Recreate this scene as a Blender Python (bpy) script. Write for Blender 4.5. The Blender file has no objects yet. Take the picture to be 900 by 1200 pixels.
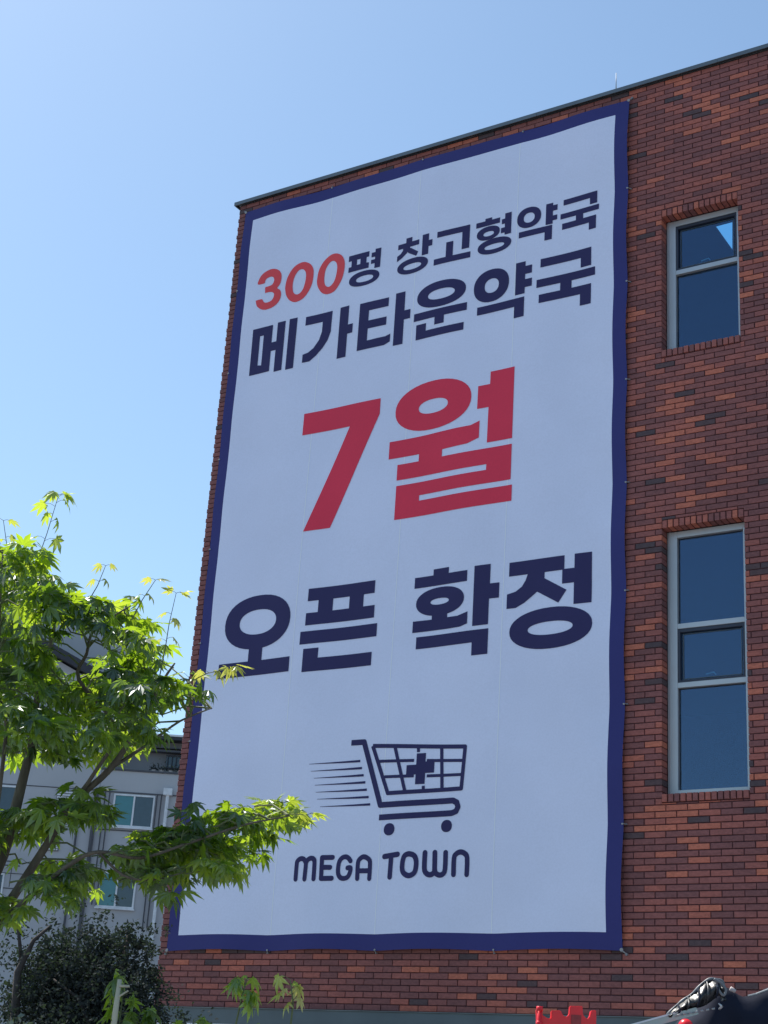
import bpy, bmesh, math, random, json
from mathutils import Vector, Matrix, noise
from mathutils.geometry import delaunay_2d_cdt

random.seed(7)
sc = bpy.context.scene
COL = sc.collection

# ------------------------------------------------------------------ camera, sky, sun, exposure
cam_d = bpy.data.cameras.new("camera")
cam_d.sensor_fit = 'VERTICAL'
cam_d.sensor_height = 36.0
cam_d.lens = 1873.19 / 1200 * 36.0
cam_d.clip_start = 0.1
cam_d.clip_end = 3000
cam = bpy.data.objects.new("camera", cam_d)
COL.objects.link(cam)
CR = Vector((0.84830087, 0.52592968, 0.06151104))
CU = Vector((0.1405076, -0.33557484, 0.93147578))
CF = Vector((-0.51053232, 0.78152895, 0.35856555))
EYE = Vector((0, 0, 1.6))
cam.matrix_world = Matrix(((CR.x, CU.x, -CF.x, EYE.x), (CR.y, CU.y, -CF.y, EYE.y), (CR.z, CU.z, -CF.z, EYE.z), (0, 0, 0, 1)))
sc.camera = cam

SUN_EL, SUN_AZ = math.radians(58), math.radians(-80)     # azimuth clockwise from +Y
world = bpy.data.worlds.new("World")
sc.world = world
world.use_nodes = True
wn = world.node_tree.nodes
sky = wn.new('ShaderNodeTexSky')
sky.sky_type = 'NISHITA'
sky.sun_disc = False
sky.sun_elevation = SUN_EL
sky.sun_rotation = SUN_AZ
sky.altitude = 0
sky.air_density = 1.0
sky.dust_density = 0.8
sky.ozone_density = 2.5
sky_tint = wn.new('ShaderNodeVectorMath'); sky_tint.operation = 'MULTIPLY'      # tint multiplied into the sky colour only
sky_tint.inputs[1].default_value = (0.88, 0.955, 0.915)
world.node_tree.links.new(sky.outputs[0], sky_tint.inputs[0])
world.node_tree.links.new(sky_tint.outputs[0], wn['Background'].inputs[0])
wn['Background'].inputs[1].default_value = 0.15
sun_d = bpy.data.lights.new("sun", 'SUN')
sun_d.energy = 5.0
sun_d.angle = math.radians(0.5)
sun_d.color = (1.0, 0.95, 0.86)
sun = bpy.data.objects.new("sun", sun_d)
COL.objects.link(sun)
sdir = Vector((math.sin(SUN_AZ) * math.cos(SUN_EL), math.cos(SUN_AZ) * math.cos(SUN_EL), math.sin(SUN_EL)))
sun.rotation_euler = sdir.to_track_quat('Z', 'Y').to_euler()
sc.view_settings.view_transform = 'Standard'
sc.view_settings.look = 'None'
sc.view_settings.gamma = 1.0
sc.view_settings.exposure = 0.38
sc.cycles.max_bounces = 8

# ------------------------------------------------------------------ helpers
def tag(o, label=None, cat=None, group=None, kind=None):
    if label: o['label'] = label
    if cat: o['category'] = cat
    if group: o['group'] = group
    if kind: o['kind'] = kind
    return o

def empty(name, loc=(0, 0, 0), rz=0.0):
    o = bpy.data.objects.new(name, None)
    o.empty_display_size = 0.2
    o.location = loc
    o.rotation_euler = (0, 0, rz)
    COL.objects.link(o)
    return o

def link(name, me, parent=None):
    o = bpy.data.objects.new(name, me)
    COL.objects.link(o)
    if parent is not None: o.parent = parent
    return o

class MB:
    """collects faces; build() makes one mesh object"""
    def __init__(s): s.v = []; s.f = []; s.mi = []; s.tone = []
    def add(s, vs, fs, mi=0, tone=0.0):
        b = len(s.v); s.v.extend([tuple(q) for q in vs])
        for f in fs:
            s.f.append(tuple(b + i for i in f)); s.mi.append(mi); s.tone.append(tone)
    def box(s, x0, x1, y0, y1, z0, z1, mi=0, tone=0.0, bev=0.0):
        if bev <= 0:
            v = [(x0,y0,z0),(x1,y0,z0),(x1,y1,z0),(x0,y1,z0),(x0,y0,z1),(x1,y0,z1),(x1,y1,z1),(x0,y1,z1)]
            s.add(v, [(0,3,2,1),(4,5,6,7),(0,1,5,4),(1,2,6,5),(2,3,7,6),(3,0,4,7)], mi, tone)
        else:
            bm = bmesh.new(); bmesh.ops.create_cube(bm, size=1)
            for q in bm.verts:
                q.co = Vector(((x0+x1)/2 + q.co.x*(x1-x0), (y0+y1)/2 + q.co.y*(y1-y0), (z0+z1)/2 + q.co.z*(z1-z0)))
            bmesh.ops.bevel(bm, geom=bm.edges[:], offset=bev, segments=2, affect='EDGES', profile=0.6)
            s.bm(bm, mi, tone)
    def bm(s, bm, mi=0, tone=0.0):
        bm.verts.index_update()
        s.add([q.co.copy() for q in bm.verts], [tuple(q.index for q in f.verts) for f in bm.faces], mi, tone)
        bm.free()
    def tube(s, pts, rad, n=8, mi=0, tone=0.0, cap=True, squash=1.0):
        pts = [Vector(q) for q in pts]
        if not hasattr(rad, '__len__'): rad = [rad] * len(pts)
        b = len(s.v); prev = None
        for i, q in enumerate(pts):
            d = (pts[min(i+1, len(pts)-1)] - pts[max(i-1, 0)]).normalized()
            if prev is None:
                a = d.orthogonal().normalized()
            else:
                a = (prev - d * prev.dot(d)); a = a.normalized() if a.length > 1e-6 else d.orthogonal().normalized()
            prev = a; c = d.cross(a)
            for k in range(n):
                t = 2*math.pi*k/n
                s.v.append(tuple(q + (a*math.cos(t) + c*math.sin(t)*squash) * rad[i]))
        for i in range(len(pts)-1):
            for k in range(n):
                k2 = (k+1) % n
                s.f.append((b+i*n+k, b+i*n+k2, b+(i+1)*n+k2, b+(i+1)*n+k)); s.mi.append(mi); s.tone.append(tone)
        if cap:
            s.f.append(tuple(b+k for k in reversed(range(n)))); s.mi.append(mi); s.tone.append(tone)
            e = b+(len(pts)-1)*n
            s.f.append(tuple(e+k for k in range(n))); s.mi.append(mi); s.tone.append(tone)
    def mesh(s, name, mats, smooth=False, tone=False):
        me = bpy.data.meshes.new(name)
        me.from_pydata(s.v, [], s.f)
        if not isinstance(mats, (list, tuple)): mats = [mats]
        for m in mats: me.materials.append(m)
        if len(mats) > 1: me.polygons.foreach_set('material_index', s.mi)
        if smooth: me.polygons.foreach_set('use_smooth', [True]*len(s.f))
        if tone:
            at = me.attributes.new('tone', 'FLOAT', 'FACE')
            at.data.foreach_set('value', s.tone)
        me.update()
        return me
    def build(s, name, mats, parent=None, smooth=False, tone=False):
        return link(name, s.mesh(name, mats, smooth, tone), parent)

# ------------------------------------------------------------------ materials
def new_mat(name):
    m = bpy.data.materials.new(name); m.use_nodes = True
    return m, m.node_tree.nodes, m.node_tree.links, m.node_tree.nodes['Principled BSDF']

def simple(name, col, rough=0.6, metal=0.0, var=0.12, scale=6.0, bump=0.0, bscale=60.0, spec=0.5, stretch=None):
    m, n, l, p = new_mat(name)
    p.inputs['Roughness'].default_value = rough
    p.inputs['Metallic'].default_value = metal
    p.inputs['Specular IOR Level'].default_value = spec
    tc = n.new('ShaderNodeTexCoord')
    src = tc.outputs['Object']
    if stretch:
        mp = n.new('ShaderNodeMapping'); mp.inputs['Scale'].default_value = stretch
        l.new(src, mp.inputs[0]); src = mp.outputs[0]
    nz = n.new('ShaderNodeTexNoise'); nz.inputs['Scale'].default_value = scale; nz.inputs['Detail'].default_value = 6
    l.new(src, nz.inputs['Vector'])
    mr = n.new('ShaderNodeMapRange'); mr.inputs[1].default_value = 0.3; mr.inputs[2].default_value = 0.7
    mr.inputs[3].default_value = 1 - var; mr.inputs[4].default_value = 1 + var
    l.new(nz.outputs[0], mr.inputs[0])
    mx = n.new('ShaderNodeVectorMath'); mx.operation = 'SCALE'
    mx.inputs[0].default_value = col
    l.new(mr.outputs[0], mx.inputs['Scale'])
    l.new(mx.outputs[0], p.inputs['Base Color'])
    if bump:
        nb = n.new('ShaderNodeTexNoise'); nb.inputs['Scale'].default_value = bscale; nb.inputs['Detail'].default_value = 8
        l.new(src, nb.inputs['Vector'])
        bp = n.new('ShaderNodeBump'); bp.inputs['Strength'].default_value = bump; bp.inputs['Distance'].default_value = 0.01
        l.new(nb.outputs[0], bp.inputs['Height']); l.new(bp.outputs[0], p.inputs['Normal'])
    return m

def tone_sum(n, l):
    a = n.new('ShaderNodeAttribute'); a.attribute_type = 'GEOMETRY'; a.attribute_name = 'tone'
    b = n.new('ShaderNodeAttribute'); b.attribute_type = 'OBJECT'; b.attribute_name = 'tone'
    s = n.new('ShaderNodeMath'); s.operation = 'ADD'
    l.new(a.outputs['Fac'], s.inputs[0]); l.new(b.outputs['Fac'], s.inputs[1])
    return s.outputs[0]

def brick_mat():
    m, n, l, p = new_mat('brick_clay')
    t = tone_sum(n, l)
    r = n.new('ShaderNodeValToRGB')
    e = r.color_ramp.elements
    stops = [(0.0, (0.105, 0.070, 0.076)), (0.12, (0.130, 0.074, 0.076)), (0.2, (0.225, 0.088, 0.086)), (0.5, (0.345, 0.118, 0.104)),
             (0.72, (0.450, 0.138, 0.108)), (0.85, (0.58, 0.165, 0.108)), (1.0, (0.70, 0.205, 0.12))]
    e[0].position, e[0].color = stops[0][0], (*stops[0][1], 1)
    e[1].position, e[1].color = stops[-1][0], (*stops[-1][1], 1)
    for q, c in stops[1:-1]:
        x = e.new(q); x.color = (*c, 1)
    l.new(t, r.inputs[0])
    g = n.new('ShaderNodeNewGeometry')
    mp = n.new('ShaderNodeMapping'); mp.inputs['Scale'].default_value = (1, 1, 2.2); l.new(g.outputs['Position'], mp.inputs[0])
    nz = n.new('ShaderNodeTexNoise'); nz.inputs['Scale'].default_value = 26; nz.inputs['Detail'].default_value = 7; nz.inputs['Roughness'].default_value = 0.7
    l.new(mp.outputs[0], nz.inputs['Vector'])
    mr = n.new('ShaderNodeMapRange'); mr.inputs[1].default_value = .25; mr.inputs[2].default_value = .75; mr.inputs[3].default_value = .53; mr.inputs[4].default_value = 1.07
    l.new(nz.outputs[0], mr.inputs[0])
    nz2 = n.new('ShaderNodeTexNoise'); nz2.inputs['Scale'].default_value = 0.55; nz2.inputs['Detail'].default_value = 4
    l.new(g.outputs['Position'], nz2.inputs['Vector'])
    mr2 = n.new('ShaderNodeMapRange'); mr2.inputs[1].default_value = .3; mr2.inputs[2].default_value = .7; mr2.inputs[3].default_value = .88; mr2.inputs[4].default_value = 1.1
    l.new(nz2.outputs[0], mr2.inputs[0])
    mm = n.new('ShaderNodeMath'); mm.operation = 'MULTIPLY'; l.new(mr.outputs[0], mm.inputs[0]); l.new(mr2.outputs[0], mm.inputs[1])
    sc_ = n.new('ShaderNodeVectorMath'); sc_.operation = 'SCALE'; l.new(r.outputs[0], sc_.inputs[0]); l.new(mm.outputs[0], sc_.inputs['Scale'])
    l.new(sc_.outputs[0], p.inputs['Base Color'])
    p.inputs['Roughness'].default_value = 0.82
    nb = n.new('ShaderNodeTexNoise'); nb.inputs['Scale'].default_value = 120; nb.inputs['Detail'].default_value = 6
    l.new(g.outputs['Position'], nb.inputs['Vector'])
    bp = n.new('ShaderNodeBump'); bp.inputs['Strength'].default_value = .5; bp.inputs['Distance'].default_value = .004
    l.new(nb.outputs[0], bp.inputs['Height']); l.new(bp.outputs[0], p.inputs['Normal'])
    return m

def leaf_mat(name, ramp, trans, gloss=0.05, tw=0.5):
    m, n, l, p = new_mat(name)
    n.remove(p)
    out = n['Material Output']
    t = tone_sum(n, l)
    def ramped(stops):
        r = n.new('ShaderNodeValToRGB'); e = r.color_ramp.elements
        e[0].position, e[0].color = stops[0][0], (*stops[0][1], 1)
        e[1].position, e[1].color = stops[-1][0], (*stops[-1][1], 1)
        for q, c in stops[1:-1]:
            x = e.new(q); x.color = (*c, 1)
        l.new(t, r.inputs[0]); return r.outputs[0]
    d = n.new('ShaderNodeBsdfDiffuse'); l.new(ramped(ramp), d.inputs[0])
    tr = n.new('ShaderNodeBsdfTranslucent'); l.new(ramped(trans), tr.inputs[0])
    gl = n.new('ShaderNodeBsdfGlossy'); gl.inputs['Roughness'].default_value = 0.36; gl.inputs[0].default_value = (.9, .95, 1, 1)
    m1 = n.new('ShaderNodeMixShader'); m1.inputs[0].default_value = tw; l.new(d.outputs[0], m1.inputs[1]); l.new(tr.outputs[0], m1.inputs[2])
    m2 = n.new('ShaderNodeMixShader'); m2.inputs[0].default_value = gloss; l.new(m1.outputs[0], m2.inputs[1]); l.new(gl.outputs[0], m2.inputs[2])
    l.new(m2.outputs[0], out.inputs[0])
    return m

def glass_mat():
    m, n, l, p = new_mat('tinted_glass')
    n.remove(p); out = n['Material Output']
    tr = n.new('ShaderNodeBsdfTransparent'); tr.inputs[0].default_value = (0.58, 0.88, 1.0, 1)
    gl = n.new('ShaderNodeBsdfGlossy'); gl.inputs['Roughness'].default_value = 0.015; gl.inputs[0].default_value = (.56, .66, .90, 1)
    g = n.new('ShaderNodeNewGeometry')
    nz = n.new('ShaderNodeTexNoise'); nz.inputs['Scale'].default_value = 1.3; l.new(g.outputs['Position'], nz.inputs['Vector'])
    bp = n.new('ShaderNodeBump'); bp.inputs['Strength'].default_value = .12; bp.inputs['Distance'].default_value = .02
    l.new(nz.outputs[0], bp.inputs['Height']); l.new(bp.outputs[0], gl.inputs['Normal'])
    mx = n.new('ShaderNodeMixShader'); mx.inputs[0].default_value = GLASS_MIX
    l.new(tr.outputs[0], mx.inputs[1]); l.new(gl.outputs[0], mx.inputs[2]); l.new(mx.outputs[0], out.inputs[0])
    return m
GLASS_MIX = 0.105

def cloth_mat(name, col, var=0.03):
    m, n, l, p = new_mat(name)
    p.inputs['Roughness'].default_value = 0.62
    p.inputs['Specular IOR Level'].default_value = 0.25
    g = n.new('ShaderNodeNewGeometry')
    nz = n.new('ShaderNodeTexNoise'); nz.inputs['Scale'].default_value = 1.1; nz.inputs['Detail'].default_value = 5
    l.new(g.outputs['Position'], nz.inputs['Vector'])
    mr = n.new('ShaderNodeMapRange'); mr.inputs[1].default_value = .3; mr.inputs[2].default_value = .7; mr.inputs[3].default_value = 1-var; mr.inputs[4].default_value = 1+var
    l.new(nz.outputs[0], mr.inputs[0])
    nf = n.new('ShaderNodeTexNoise'); nf.inputs['Scale'].default_value = 45; nf.inputs['Detail'].default_value = 3
    l.new(g.outputs['Position'], nf.inputs['Vector'])
    mf = n.new('ShaderNodeMapRange'); mf.inputs[1].default_value = .3; mf.inputs[2].default_value = .7; mf.inputs[3].default_value = .975; mf.inputs[4].default_value = 1.025
    l.new(nf.outputs[0], mf.inputs[0])
    mm = n.new('ShaderNodeMath'); mm.operation = 'MULTIPLY'; l.new(mr.outputs[0], mm.inputs[0]); l.new(mf.outputs[0], mm.inputs[1])
    s = n.new('ShaderNodeVectorMath'); s.operation = 'SCALE'; s.inputs[0].default_value = col
    l.new(mm.outputs[0], s.inputs['Scale']); l.new(s.outputs[0], p.inputs['Base Color'])
    bp = n.new('ShaderNodeBump'); bp.inputs['Strength'].default_value = .25; bp.inputs['Distance'].default_value = .05
    l.new(nz.outputs[0], bp.inputs['Height']); l.new(bp.outputs[0], p.inputs['Normal'])
    return m

M_brick = brick_mat()
M_mortar = simple('mortar', (0.085, 0.030, 0.035), .95, var=.25, scale=20, bump=.6)
M_white = cloth_mat('banner_white', (0.77, 0.79, 0.95))
M_seam = simple('seam_white', (.93, .94, .97), .5, var=.02)
M_navy = cloth_mat('banner_navy_border', (0.040, 0.040, 0.175), .05)
M_inkn = cloth_mat('banner_navy_ink', (0.034, 0.029, 0.105), .06)
M_inkr = cloth_mat('banner_red_ink', (0.80, 0.046, 0.090), .05)
M_inkr2 = cloth_mat('banner_warm_red_ink', (0.84, 0.085, 0.095), .05)
M_alu = simple('window_aluminium', (0.50, 0.52, 0.53), .38, .35, var=.05, scale=3)
M_sash = simple('dark_sash', (0.035, 0.04, 0.06), .4, .2)
M_coping = simple('coping_metal', (0.16, 0.175, 0.18), .4, .6, var=.15, scale=2)
M_fascia = simple('fascia_metal', (0.10, 0.125, 0.135), .5, .3, var=.12, scale=2)
M_trimw = simple('white_trim', (0.70, 0.72, 0.74), .45)
M_steel = simple('steel', (0.55, 0.56, 0.58), .3, .9)
M_rod = simple('rod_metal', (0.42, 0.44, 0.46), .6, .2)
M_cord = simple('grey_cord', (0.34, 0.34, 0.34), .7)
M_hook = simple('dull_hook', (0.22, 0.22, 0.23), .6, .2)
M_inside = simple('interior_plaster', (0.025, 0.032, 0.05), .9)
M_glass = glass_mat()
M_asph = simple('asphalt', (0.145, 0.15, 0.172), .9, var=.25, scale=4, bump=.5)  # unseen ground, colour lightened so its bounce brightens the banner and brick
M_pave = simple('paving', (0.22, 0.215, 0.2), .85, var=.15, scale=3, bump=.3)
M_kerb = simple('kerb_stone', (0.33, 0.33, 0.32), .8)
M_bark = simple('maple_bark', (0.12, 0.095, 0.07), .85, var=.35, scale=30, bump=.8, bscale=80, stretch=(1, 1, .25))
M_twig = simple('green_twig', (0.13, 0.15, 0.06), .7, var=.2, scale=30)
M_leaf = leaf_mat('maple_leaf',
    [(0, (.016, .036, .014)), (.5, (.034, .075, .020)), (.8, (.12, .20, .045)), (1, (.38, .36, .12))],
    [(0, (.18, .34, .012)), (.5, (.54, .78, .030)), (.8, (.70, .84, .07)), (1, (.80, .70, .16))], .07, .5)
M_shrub = leaf_mat('shrub_leaf', [(0, (.032, .036, .038)), (1, (.085, .092, .085))], [(0, (.02, .04, .015)), (1, (.06, .10, .03))], .0, .2)
M_dbark = simple('dark_bark', (0.055, 0.045, 0.04), .9, var=.3, scale=20)
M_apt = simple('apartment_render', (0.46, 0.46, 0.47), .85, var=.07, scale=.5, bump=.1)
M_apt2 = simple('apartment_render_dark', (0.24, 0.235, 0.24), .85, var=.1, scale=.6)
M_line = simple('joint_dark', (0.09, 0.09, 0.10), .8)
M_roof = simple('dark_roof_edge', (0.035, 0.035, 0.045), .6)
M_upvc = simple('white_window_frame', (0.72, 0.73, 0.74), .4)
M_teal = simple('teal_pane', (0.05, 0.21, 0.23), .12, var=.05, spec=.6)
M_slate = simple('slate_pane', (0.05, 0.085, 0.11), .12, var=.08, spec=.6)
M_pot = simple('pale_pot', (0.50, 0.44, 0.42), .7)
M_wood = simple('stake_wood', (0.46, 0.42, 0.30), .75, var=.2, scale=12, bump=.4, stretch=(1, 1, .2))
M_red = simple('red_paint', (0.85, 0.016, 0.026), .33, var=.12, scale=9)
M_redd = simple('red_paint_dark', (0.30, 0.03, 0.03), .5, var=.3, scale=25)  # darker, blotchier red for the inset panel and the stand
M_vinyl = simple('black_vinyl', (0.008, 0.009, 0.011), .4, var=.2, scale=9, bump=.25, bscale=30, spec=.8)
M_tarp = simple('dark_tarpaulin', (0.016, 0.019, 0.034), .85, var=.15, scale=6, bump=.25, bscale=14, spec=.15)
M_railm = simple('grey_rail', (0.30, 0.32, 0.33), .3, .75, var=.1)
M_post2 = simple('dark_grey_cord', (0.16, 0.165, 0.175), .4)
M_post = simple('galvanised_post', (0.34, 0.35, 0.36), .45, .7)

# ------------------------------------------------------------------ frames of reference
YAW = 0.5786552                      # the street behind the building runs square to the view
def S(a, b, z):
    return Vector((a*math.cos(YAW) - b*math.sin(YAW), a*math.sin(YAW) + b*math.cos(YAW), z))

# ------------------------------------------------------------------ ground
g = MB(); g.add([(-900,-900,0),(900,-900,0),(900,900,0),(-900,900,0)], [(0,1,2,3)])
tag(g.build('road', M_asph), kind='structure')
g = MB(); g.box(-40, 12, 11.0, 15.1, .0, .12)
tag(g.build('pavement', M_pave), kind='structure')
g = MB()
for i in range(52): g.box(-40+i+.004, -39+i-.004, 10.85, 10.996, .0, .125, bev=.01)
tag(g.build('kerb', M_kerb), kind='structure')

# ------------------------------------------------------------------ brick building
FY = 15.25
X0, X1 = -12.75, 2.0
ZB, CH, BP = 2.765, 0.067, 0.2344
NC = 163
ZT = ZB + NC*CH
W1 = dict(x0=-6.345, x1=-5.415, z0=10.02, z1=11.775)
W2 = dict(x0=-6.345, x1=-5.415, z0=4.955, z1=7.86)
W3 = dict(x0=-1.9, x1=-.97, z0=10.02, z1=11.775)
W4 = dict(x0=-1.9, x1=-.97, z0=4.955, z1=7.86)
WINS = [W1, W2, W3, W4]
RL = 0.088                            # height of the rowlock rows over and under each window
bld = tag(empty('brick_building', (X0, FY, 0)), 'reddish brown brick building with flat roof carrying the giant banner', 'building')
BO = Vector((X0, FY, 0))
def off(mb):                          # building parts are stored relative to the empty
    mb.v = [(v[0]-BO.x, v[1]-BO.y, v[2]-BO.z) for v in mb.v]; return mb

mb = MB()
MY = FY + .011
def wallrect(xa, xb, za, zb):
    if xb-xa > .001 and zb-za > .001: mb.box(xa, xb, MY, FY+.32, za, zb)
# columns of masonry round the openings
wallrect(X0+.01, W1['x0']-.01, 0, ZT)
wallrect(W1['x1']+.01, W3['x0']-.01, 0, ZT)
wallrect(W3['x1']+.01, X1-.01, 0, ZT)
for w, lo, hi in ((W2, 0, None), (W4, 0, None)):
    wallrect(w['x0']-.0095, w['x1']+.0095, 0, w['z0']-.03)
for a_, b_ in ((W2, W1), (W4, W3)):
    wallrect(a_['x0']-.0095, a_['x1']+.0095, a_['z1']+.012, b_['z0']-.03)
    wallrect(b_['x0']-.0095, b_['x1']+.0095, b_['z1']+.012, ZT)
brick_wall = off(mb).build('brick_wall', M_mortar, bld)

mb = MB()
mb.box(X0+.02, X0+.3, FY+.33, 27, 0, ZT); mb.box(X1-.3, X1-.02, FY+.33, 27, 0, ZT); mb.box(X0+.02, X1-.02, 27.003, 27.3, 0, ZT)
off(mb).build('side_wall', M_mortar, bld)

def brick_tone(x, z, rnd):
    n = noise.noise(Vector((x*.9, 3.1, z*1.5)))*.55 + noise.noise(Vector((x*2.7, 9.0, z*5.2)))*.45
    r = rnd.random()
    t = .40 + rnd.uniform(-.16, .18)
    if r + n*.75 > .89: t = rnd.uniform(.80, 1.0)
    elif r + n*.7 > .66: t = rnd.uniform(.58, .80)
    elif r - n*.2 < .038: t = rnd.uniform(.0, .12)
    return t

rnd = random.Random(11)
bricks = []      # x0,x1,z0,z1,yfront,tone,depth
for c in range(NC):
    za, zb = ZB + c*CH + .005, ZB + (c+1)*CH - .005
    zm = (za+zb)/2
    # pieces of this course: list of (xa, xb, za, zb)
    cuts = [(X0, X1, za, zb)]
    for w in WINS:
        lo, hi = w['z0']-RL-.004, w['z1']+RL+.004
        new = []
        for (xa, xb, a, b) in cuts:
            if xb <= w['x0'] or xa >= w['x1'] or b <= lo or a >= hi: new.append((xa, xb, a, b)); continue
            if xa < w['x0']: new.append((xa, w['x0'], a, b))
            if xb > w['x1']: new.append((w['x1'], xb, a, b))
            if a < lo-.012: new.append((max(xa, w['x0']), min(xb, w['x1']), a, lo-.006))
            if b > hi+.012: new.append((max(xa, w['x0']), min(xb, w['x1']), hi+.006, b))
        cuts = new
    ph = X0 + (0 if c % 2 else -BP/2)
    k0 = 0
    for (xa, xb, a, b) in cuts:
        k = math.floor((xa - ph)/BP)
        while ph + k*BP < xb:
            p0, p1 = max(ph + k*BP, xa), min(ph + (k+1)*BP, xb)
            k += 1
            if p1 - p0 < .035: continue
            e0 = 0 if p0 == xa else .005; e1 = 0 if p1 == xb else .005
            q0, q1 = p0 + e0 + rnd.uniform(-.0015, .0015), p1 - e1 + rnd.uniform(-.0015, .0015)
            if p0 == X0: q0 = X0 + (.0 if c % 2 else .010) + rnd.uniform(-.004, .003)
            # nothing stands proud behind the middle of the banner: the wall there is plain backing
            if -12.25 < q0 and q1 < -7.1 and 3.75 < a and b < 13.2: continue
            t = brick_tone((q0+q1)/2, zm, rnd)
            if p0 == X0: t = min(1, t + (.14 if c % 2 == 0 else -.06))
            if q1 < X0 + .26: t = min(t, .42)
            bricks.append((q0, q1, a, b, FY + rnd.uniform(-.0022, .0022), max(.0, t), .145))
for w in WINS:
    n = 14
    pw = (w['x1']-w['x0'])/n
    for top in (0, 1):
        for i in range(n):
            xa, xb = w['x0']+i*pw+.0065, w['x0']+(i+1)*pw-.0065
            t = rnd.choice([.35, .55, .65, .75, .85, .92]) + rnd.uniform(-.05, .05)
            yf = FY - .003 + rnd.uniform(-.003, .003)
            if top: bricks.append((xa, xb, w['z1']+.002, w['z1']+RL, yf, t, .145))
            else: bricks.append((xa, xb, w['z0']-RL, w['z0']-.004 - rnd.uniform(0, .004), yf-.012, t*.8, .16))

def px(P):
    d = P - EYE; z = d.dot(CF)
    return 450 + 1873.19*d.dot(CR)/z, 600 - 1873.19*d.dot(CU)/z
def score(b):
    x, y = px(Vector(((b[0]+b[1])/2, FY, (b[2]+b[3])/2)))
    if not (4 < x < 896 and 4 < y < 1196): return -1
    cx, cz = (b[0]+b[1])/2, (b[2]+b[3])/2
    if -12.62 < cx < -6.80 and 3.42 < cz < 13.56: return -1      # behind the banner
    d = (Vector((cx, FY, cz)) - EYE).length
    return (b[1]-b[0])*(b[3]-b[2])/d**2
order = sorted(range(len(bricks)), key=lambda i: -score(bricks[i]))
named = set(order[:300])
def brick_faces(m, x0, x1, z0, z1, yf, dep, tone):
    c = .003
    o = [(x0, z0), (x1, z0), (x1, z1), (x0, z1)]
    i_ = [(x0+c, z0+c), (x1-c, z0+c), (x1-c, z1-c), (x0+c, z1-c)]
    v = [(q[0], yf, q[1]) for q in i_] + [(q[0], yf+c, q[1]) for q in o] + [(q[0], yf+dep, q[1]) for q in o]
    m.add(v, [(0,1,2,3),(0,4,5,1),(1,5,6,2),(2,6,7,3),(3,7,4,0),(4,8,9,5),(5,9,10,6),(6,10,11,7),(7,11,8,4)], 0, tone)
mb = MB(); cache = {}
for i, b in enumerate(bricks):
    if i in named:
        key = (round((b[1]-b[0])*250), round((b[3]-b[2])*250))
        if key not in cache:
            k = MB(); hw, hh = key[0]/500, key[1]/500
            brick_faces(k, -hw, hw, -hh, hh, 0, .145, 0.0)
            cache[key] = k.mesh('brick', M_brick)
        o = link('brick', cache[key], brick_wall)
        o.location = Vector(((b[0]+b[1])/2, b[4], (b[2]+b[3])/2)) - BO
        o['tone'] = float(b[5])
    else:
        brick_faces(mb, b[0], b[1], b[2], b[3], b[4], b[6], b[5])
o = off(mb).build('brick', M_brick, brick_wall, tone=True); tag(o, kind='stuff')

# coping
mb = MB()
x = X0 - .06
while x < X1 + .05:
    xe = min(x + 2.4, X1 + .06)
    mb.box(x+.0015, xe-.0015, FY-.055, FY+.42, ZT+.034, ZT+.050, bev=.004)
    mb.box(x+.0015, xe-.0015, FY-.058, FY-.045, ZT-.004, ZT+.0495)
    x = xe
mb.box(X0-.06, X0-.048, FY-.04, 27.3, ZT-.004, ZT+.0495)
mb.box(X0+.0, X1, FY-.012, FY+.3, ZT+.003, ZT+.033)
off(mb).build('coping', M_coping, bld)
# roof slab and floors; a triangular hole is added so sky shows bright in the upper window
mb = MB()
rz0, rz1 = 12.95, 13.05
hole = [(-6.54, 17.54), (-6.30, 17.53), (-6.555, 18.22)]
xa, xb, ya, yb = -7.2, -5.6, 17.2, 18.6
mb.box(X0+.3, X1-.3, FY+.32, ya, rz0, rz1); mb.box(X0+.3, X1-.3, yb, 27, rz0, rz1)
mb.box(X0+.3, xa, ya, yb, rz0, rz1); mb.box(xb, X1-.3, ya, yb, rz0, rz1)
rh = 12.975
for zz in (rz0, rh):
    vs = [(xa,ya,zz),(xb,ya,zz),(xb,yb,zz),(xa,yb,zz)] + [(q[0],q[1],zz) for q in hole]
    mb.add(vs, [(0,1,5,4),(1,2,6,5),(0,4,6,3),(2,3,6)])
for i in range(3):
    p_, q_ = hole[i], hole[(i+1) % 3]
    mb.add([(*p_, rz0), (*q_, rz0), (*q_, rh), (*p_, rh)], [(0,1,2,3)])
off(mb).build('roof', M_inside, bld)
mb = MB()
mb.box(X0+.31, X1-.31, FY+.33, 26.9, 8.9, 9.2); mb.box(X0+.31, X1-.31, FY+.33, 26.9, 4.0, 4.25); mb.box(-4.2, -4.0, FY+.33, 26.9, 4.26, 12.94)
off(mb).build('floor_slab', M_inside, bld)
# fascia over the shop front
mb = MB()
mb.box(X0-.01, X1, FY-.03, FY+.005, 2.59, ZB-.012)
off(mb).build('fascia', M_fascia, bld)
mb = MB(); mb.box(X0-.015, X1, FY-.045, FY+.005, ZB-.010, ZB-.002); off(mb).build('drip_edge', M_coping, bld)
mb = MB(); mb.box(X0-.005, X1, FY-.026, FY+.006, 2.30, 2.587, bev=.003); off(mb).build('shop_trim', M_trimw, bld)
mb = MB()
for i in range(7):
    x = X0 + .2 + i*2.05
    mb.box(x, x+1.95, FY-.012, FY+.004, .35, 2.28)
off(mb).build('shop_glass', M_slate, bld)

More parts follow.
